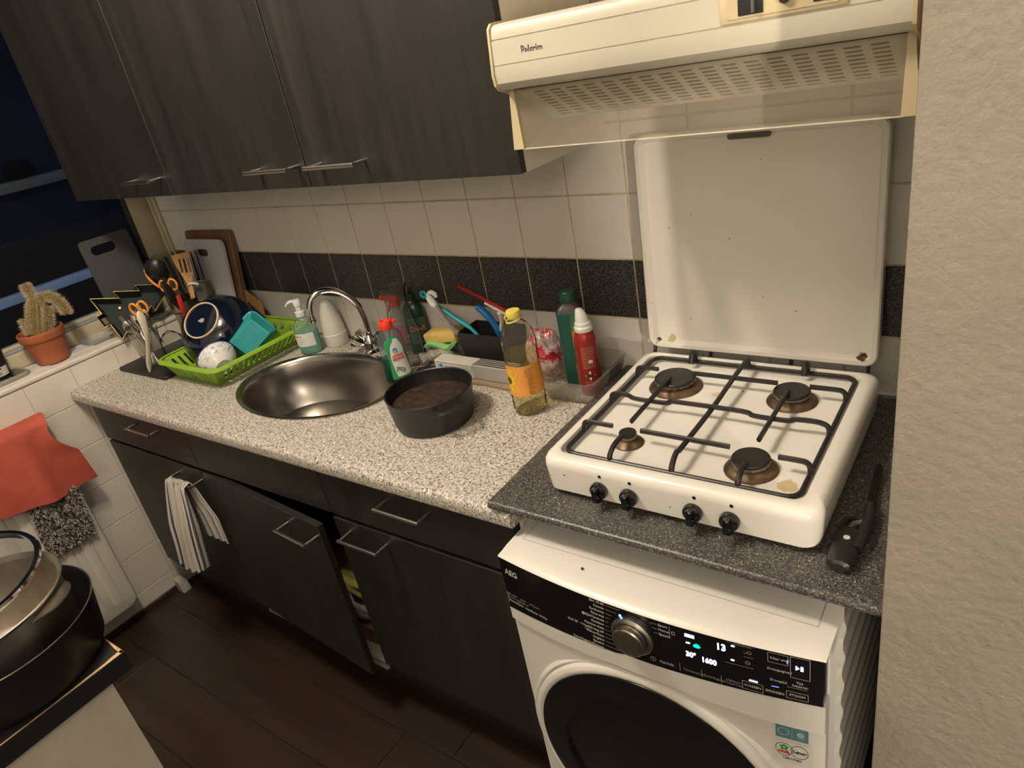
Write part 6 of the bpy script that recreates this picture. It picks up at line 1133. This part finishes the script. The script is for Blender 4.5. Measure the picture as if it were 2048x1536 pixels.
# shaggy grey mat hanging below it
fm = thing('shaggy_mat', 'grey shaggy bath mat hanging on the radiator below the red cloth', 'mat', (-0.2430, -0.815, 0.64))
bm = B(); g = [[(0.004 * math.sin(6 * u), 0.070 - 0.140 * v - 0.012 * u, 0.004 - 0.199 * u) for v in [j / 10 for j in range(11)]] for u in [i / 16 for i in range(17)]]; sheet(bm, g, 0.004); obj('mat_backing', bm, mat('dark_mat_backing', (0.035, 0.03, 0.026), 0.9), fm)
for nm, cnt, c in (('pale_pile', 900, (0.40, 0.36, 0.31)), ('dark_pile', 800, (0.035, 0.03, 0.028)), ('mid_pile', 700, (0.17, 0.15, 0.13))):
    b_ = B()
    for _ in range(cnt):
        u, v = random.random(), random.random(); p = Vector((0.004, 0.071 - 0.142 * v - 0.012 * u, -0.008 - 0.187 * u)); d = Vector((random.uniform(0.3, 1), random.uniform(-0.9, 0.9), random.uniform(-1.1, 0.3))).normalized()
        p1 = p + d * random.uniform(0.006, 0.010); p2 = p1 + (d + Vector((random.uniform(-0.8, 0.2), random.uniform(-0.9, 0.9), random.uniform(-1.3, 0)))).normalized() * random.uniform(0.007, 0.013)
        tube(b_, [p, p1, p2], [0.0018, 0.0020, 0.0009], 4)
    o = obj(nm, b_, mat(nm + '_yarn', c, 0.9), fm); o['kind'] = 'stuff'
# striped tea towel on the cabinet handle
def towelmat():
    m, nt, b = _new('striped_cream_linen'); tc = nt.nodes.new('ShaderNodeTexCoord'); s_ = nt.nodes.new('ShaderNodeSeparateXYZ'); nt.links.new(tc.outputs['UV'], s_.inputs[0])
    mu = nt.nodes.new('ShaderNodeMath'); mu.operation = 'MULTIPLY'; mu.inputs[1].default_value = 7.0; nt.links.new(s_.outputs[0], mu.inputs[0]); fr = nt.nodes.new('ShaderNodeMath'); fr.operation = 'FRACT'; nt.links.new(mu.outputs[0], fr.inputs[0])
    f_ = ramp(nt, fr.outputs[0], [(0.0, (0, 0, 0)), (0.44, (0, 0, 0)), (0.46, (1, 1, 1)), (0.54, (1, 1, 1)), (0.56, (0, 0, 0))]); n_ = noise(nt, coords(nt), 300, 3)
    base = mixc(nt, n_, (0.46, 0.42, 0.36), (0.58, 0.54, 0.47)); nt.links.new(mixc(nt, f_, base, (0.045, 0.05, 0.085)), b.inputs['Base Color']); b.inputs['Roughness'].default_value = 0.9; bump(nt, b, n_, 0.4); return m
TM = towelmat()
grid = []; NR, NC = 40, 60
for i in range(NR):
    t = i / (NR - 1); row = []
    for j in range(NC):
        s = j / (NC - 1); tot = 0.305 + 0.03 * math.sin(3 * s); q = t * (tot + 0.24)
        fold = math.sin(2 * PI * 4.2 * s + 0.8); x = 0.178 + 0.105 * s
        if q < 0.22: y, z, w = -0.604, 0.671 - (0.22 - q) * 0.95, min(1, (0.22 - q) / 0.12); side = -1
        elif q < 0.24: a = (q - 0.22) / 0.02 * PI; y, z, w = -0.6195 + 0.0125 * math.cos(a), 0.671 + 0.011 * math.sin(a), 0.0; side = 0
        else: d = q - 0.24; y, z, w = -0.632 - 0.145 * d, 0.671 - d * (0.93 - 0.10 * s), min(1, d / 0.16); side = 1
        y += -w * 0.012 * fold * (1 if side >= 0 else 0.3) - (0.004 * fold if side == 1 else 0); x += w * (0.050 * (s - 0.35) + 0.004 * math.sin(9 * t + 5 * s)) - 0.010 * w
        if side == -1: x += 0.045 * w; y = max(y, -0.606) - 0.0
        if side == -1: y = min(-0.586, y)
        row.append((x, y, z))
    grid.append(row)
cloth('tea_towel', grid, TM, 'cream tea towel with dark stripes hanging on the cabinet handle', 'towel', 0.002)
# ================================================================== SIDE TABLE WITH PANS
TBX, TBY, TBZ = 0.880, -1.103, 0.750
tab = thing('side_table', 'white side cabinet with worn black top in the near corner', 'side table', (0.58, -1.45, 0.0))
def tb(x0, x1, y0, y1, z0, z1, m, name, bev=0.0): return obj(name, box(B(), x0 - 0.58, x1 - 0.58, y0 + 1.45, y1 + 1.45, z0, z1, bev, 1), m, tab)
tp2 = tb(0.28, TBX, -1.80, TBY, TBZ - 0.044, TBZ, mat('black_table_foil', (0.012, 0.0115, 0.012), 0.5), 'table_top', 0.001)
tb(0.30, TBX - 0.020, -1.79, TBY - 0.040, 0.03, TBZ - 0.045, mat('white_table_side', (0.64, 0.59, 0.48), 0.5, var=0.04), 'cabinet_body')
for x in (0.32, 0.83):
    for y in (-1.77, -1.17): tb(x, x + 0.03, y, y + 0.03, 0.0, 0.031, M_black, 'foot')
M_raw = wood('worn_bare_wood', (0.45, 0.27, 0.12), (0.68, 0.47, 0.26), 'y', 20, 0.6, 0.1)
def worn(pts_in, edge, name='worn_edge'):
    b_ = B(); a = [(x, y, TBZ + 0.0004) for x, y in edge]; c = [(x, y, TBZ + 0.0004) for x, y in pts_in]; loft(b_, [[(p[0] - 0.58, p[1] + 1.45, p[2]) for p in a], [(p[0] - 0.58, p[1] + 1.45, p[2]) for p in c]], False, False, closed=False); return obj(name, b_, M_raw, tp2, 0)
ys = [TBY - 0.0005 - 0.012 * k for k in range(40)]
worn([(TBX - 0.0012 - max(0.0012, 0.009 * math.exp(-k * 0.16) + random.uniform(0, 0.0022)), y) for k, y in enumerate(ys)], [(TBX - 0.0002, y) for y in ys])
xs_ = [TBX - 0.0005 - 0.008 * k for k in range(10)]
worn([(x, TBY - 0.0015 - max(0.0006, 0.007 * (1 - k / 9) * random.uniform(0.6, 1.1))) for k, x in enumerate(xs_)], [(x, TBY - 0.0002) for x in xs_])
bp = thing('roasting_pan', 'big black round pan on the side table', 'pan', (0.714, -1.236, TBZ + 0.0006))
bm = B(); lathe(bm, [(0, 0), (0.150, 0), (0.158, 0.004), (0.164, 0.016), (0.1775, 0.108), (0.179, 0.112), (0.177, 0.113), (0.175, 0.110), (0.161, 0.018), (0.154, 0.008), (0, 0.007)], 72); obj('pan_wall', bm, mat('black_nonstick', (0.010, 0.0095, 0.010), 0.38), bp)
bm = B(); tube(bm, [(0.1785 * math.cos(a), 0.1785 * math.sin(a), 0.1125) for a in [2 * PI * k / 72 for k in range(72)]], 0.0012, 6, closed=True); obj('bare_rim', bm, mat('worn_rim_metal', (0.36, 0.33, 0.28), 0.35, 0.9), bp)
hl_a = math.radians(-58)
def rot2(x, y): return (x * math.cos(hl_a) - y * math.sin(hl_a), x * math.sin(hl_a) + y * math.cos(hl_a))
bm = B(); tube(bm, catmull([(*rot2(0.172, -0.046), 0.074), (*rot2(0.205, -0.044), 0.080), (*rot2(0.218, 0.0), 0.082), (*rot2(0.205, 0.044), 0.080), (*rot2(0.172, 0.046), 0.074)], 5), 0.006, 8, flat=0.6); obj('loop_handle', bm, mat('grey_steel_loop', (0.28, 0.26, 0.23), 0.35, 0.9), bp)
for yy in (-0.046, 0.046):
    bm = B(); lathe(bm, [(0, 0.003), (0.017, 0.0), (0.018, 0.002), (0.012, 0.004), (0.009, 0.0045), (0.008, 0.008), (0, 0.010)], 24); o = obj('rivet_plate', bm, mat('dull_rivet', (0.22, 0.21, 0.19), 0.4, 0.8), bp); r_ = rot2(0.1705, yy); o.matrix_local = Matrix.Translation((*r_, 0.074)) @ aim((r_[0], r_[1], 0.02))
sp4 = thing('steel_pot', 'stainless steel pan nested in the black pan', 'pan'); setm(sp4, Vector((0.716, -1.247, TBZ + 0.012)), Euler((math.radians(1.5), math.radians(-1.5), 0)).to_matrix().to_4x4())
M_pot = mat('used_stainless', (0.62, 0.57, 0.49), 0.34, 1.0, var=0.25, vscale=14)
bm = B(); lathe(bm, [(0, 0), (0.134, 0), (0.142, 0.006), (0.146, 0.02), (0.156, 0.150), (0.164, 0.156), (0.166, 0.160), (0.163, 0.161), (0.154, 0.152), (0.143, 0.022), (0.136, 0.008), (0, 0.006)], 72); obj('pan_wall', bm, M_pot, sp4)
for a, dark in ((0.62, False), (-1.05, True)):
    bm = B(); Q = lambda r, w, z: (r * math.cos(a) - w * math.sin(a), r * math.sin(a) + w * math.cos(a), z)
    if not dark: loft(bm, [[Q(r, w, z), Q(r, w, z + 0.0025)] for r, w, z in ((0.160, -0.050, 0.146), (0.190, -0.036, 0.150), (0.196, 0.0, 0.152), (0.190, 0.036, 0.150), (0.160, 0.050, 0.146))] and [[Q(0.160, w, 0.144), Q(0.160, w, 0.147), Q(0.160 + 0.036 * math.cos(w / 0.052 * PI / 2) ** 0.5, w, 0.1515), Q(0.160 + 0.036 * math.cos(w / 0.052 * PI / 2) ** 0.5, w, 0.149)] for w in [-0.0515 + 0.0103 * k for k in range(11)]]); obj('lug', bm, M_pot, sp4)
    else: tube(bm, catmull([Q(0.158, -0.012, 0.130), Q(0.185, -0.010, 0.138), Q(0.235, 0.0, 0.146), Q(0.29, 0.01, 0.150)], 4), [0.012] * 4 + [0.014] * 5 + [0.013] * 4, 12, flat=0.7); obj('handle', bm, M_nyl, sp4)
lid2 = thing('pan_cover', 'glass pan lid with steel rim on the stainless pan', 'lid'); setm(lid2, Vector((0.640, -1.246, TBZ + 0.190)), Euler((math.radians(3), math.radians(4), 0)).to_matrix().to_4x4())
bm = B(); lathe(bm, [(0.153, 0.004), (0.135, 0.014), (0.09, 0.026), (0.045, 0.032), (0, 0.034)], 64); obj('lid_glass', bm, clear('smoky_lid_glass', (0.80, 0.80, 0.80), 0.20, (0.06, 0.06, 0.065), 0.04), lid2)
bm = B(); lathe(bm, [(0.150, 0.006), (0.150, -0.004), (0.153, -0.010), (0.157, -0.006), (0.161, 0.001), (0.159, 0.006), (0.150, 0.006)], 72); obj('steel_rim', bm, M_chrome, lid2)
bm = B(); lathe(bm, [(0, 0.034), (0.010, 0.034), (0.010, 0.045), (0.022, 0.050), (0.024, 0.058), (0.018, 0.064), (0, 0.065)], 28); obj('lid_knob', bm, M_nyl, lid2)
bm = B(); lathe(bm, [(0, 0), (0.0045, 0), (0.004, 0.002), (0, 0.002)], 14); obj('steam_vent', bm, M_chrome, lid2, loc=(0.085, -0.055, 0.0235))
# ================================================================== INSIDE THE SINK CABINET, FLOOR CORNER
cbx = obj('cardboard_box', box(B(), -0.10, 0.085, -0.07, 0.07, 0, 0.062, 0.002, 1), mat('brown_cardboard', (0.22, 0.12, 0.055), 0.8), loc=(0.745, -0.452, 0.1565)); tag(cbx, 'brown cardboard box inside the half-open sink cabinet', 'box')
def sack(name, label, cat, loc, dims, m, seed):
    b_ = B(); bmesh.ops.create_icosphere(b_, subdivisions=4, radius=1.0); rnd = random.Random(seed); a, c, d = rnd.uniform(4, 7), rnd.uniform(4, 7), rnd.uniform(0, 3)
    for v in b_.verts: p = v.co.copy(); k = 1 + 0.09 * math.sin(a * p.x + d) * math.cos(c * p.z) + 0.06 * math.sin(11 * p.y + 7 * p.z + d); v.co = Vector((p.x * dims[0] * k, p.y * dims[1] * k, max(p.z, -0.85) * dims[2] * k))
    tag(obj(name, b_, m, loc=loc, smooth=60), label, cat)
sack('refuse_bag', 'grey crinkled plastic bag on the cardboard box in the sink cabinet', 'bag', (0.745, -0.455, 0.252), (0.080, 0.062, 0.036), mat('grey_film', (0.22, 0.21, 0.20), 0.3), 3)
sack('yellow_bag', 'yellow-green bag on top of the grey bag in the sink cabinet', 'bag', (0.740, -0.445, 0.335), (0.080, 0.062, 0.050), mat('yellow_green_film', (0.38, 0.36, 0.08), 0.35), 5)
pc = obj('pipe_cover', prism(B(), [(-0.022, 0.0), (0.020, 0.0), (0.016, 0.036), (0.004, 0.052), (-0.006, 0.047), (-0.022, 0.058)], -0.020, 0.014, 'xz', 0.002), mat('chipped_white', (0.36, 0.33, 0.27), 0.6, var=0.2, vscale=40, bmp=0.5), loc=(-0.287, -0.560, 0.0006)); tag(pc, 'chipped white block at the floor between wall and cabinet', 'block')
# crumbs
M_cr = mat('crumb_brown', (0.30, 0.14, 0.05), 0.8)
for (x, y, z, r, lb_) in ((1.345, -0.395, ZC, 0.004, 'orange crumb on the light worktop near the oil bottle'), (0.965, -0.90, 0.0, 0.004, 'pale crumb on the dark floor')):
    b_ = B(); bmesh.ops.create_icosphere(b_, subdivisions=1, radius=r)
    for v in b_.verts: v.co = Vector((v.co.x * random.uniform(0.8, 1.6), v.co.y * random.uniform(0.7, 1.2), v.co.z * 0.4))
    tag(obj('crumb', b_, M_cr if z > 0.5 else M_white, loc=(x, y, z + r * 0.42)), lb_, 'crumb')
for (x, y, a, lb_) in ((1.545, -0.628, 0.7, 'dark grain of dirt on the washing machine top'),):
    b_ = B(); bmesh.ops.create_icosphere(b_, subdivisions=1, radius=0.0028); tag(obj('dirt_speck', b_, M_black, loc=(x + 0.12, y, 0.8432)), lb_, 'speck')
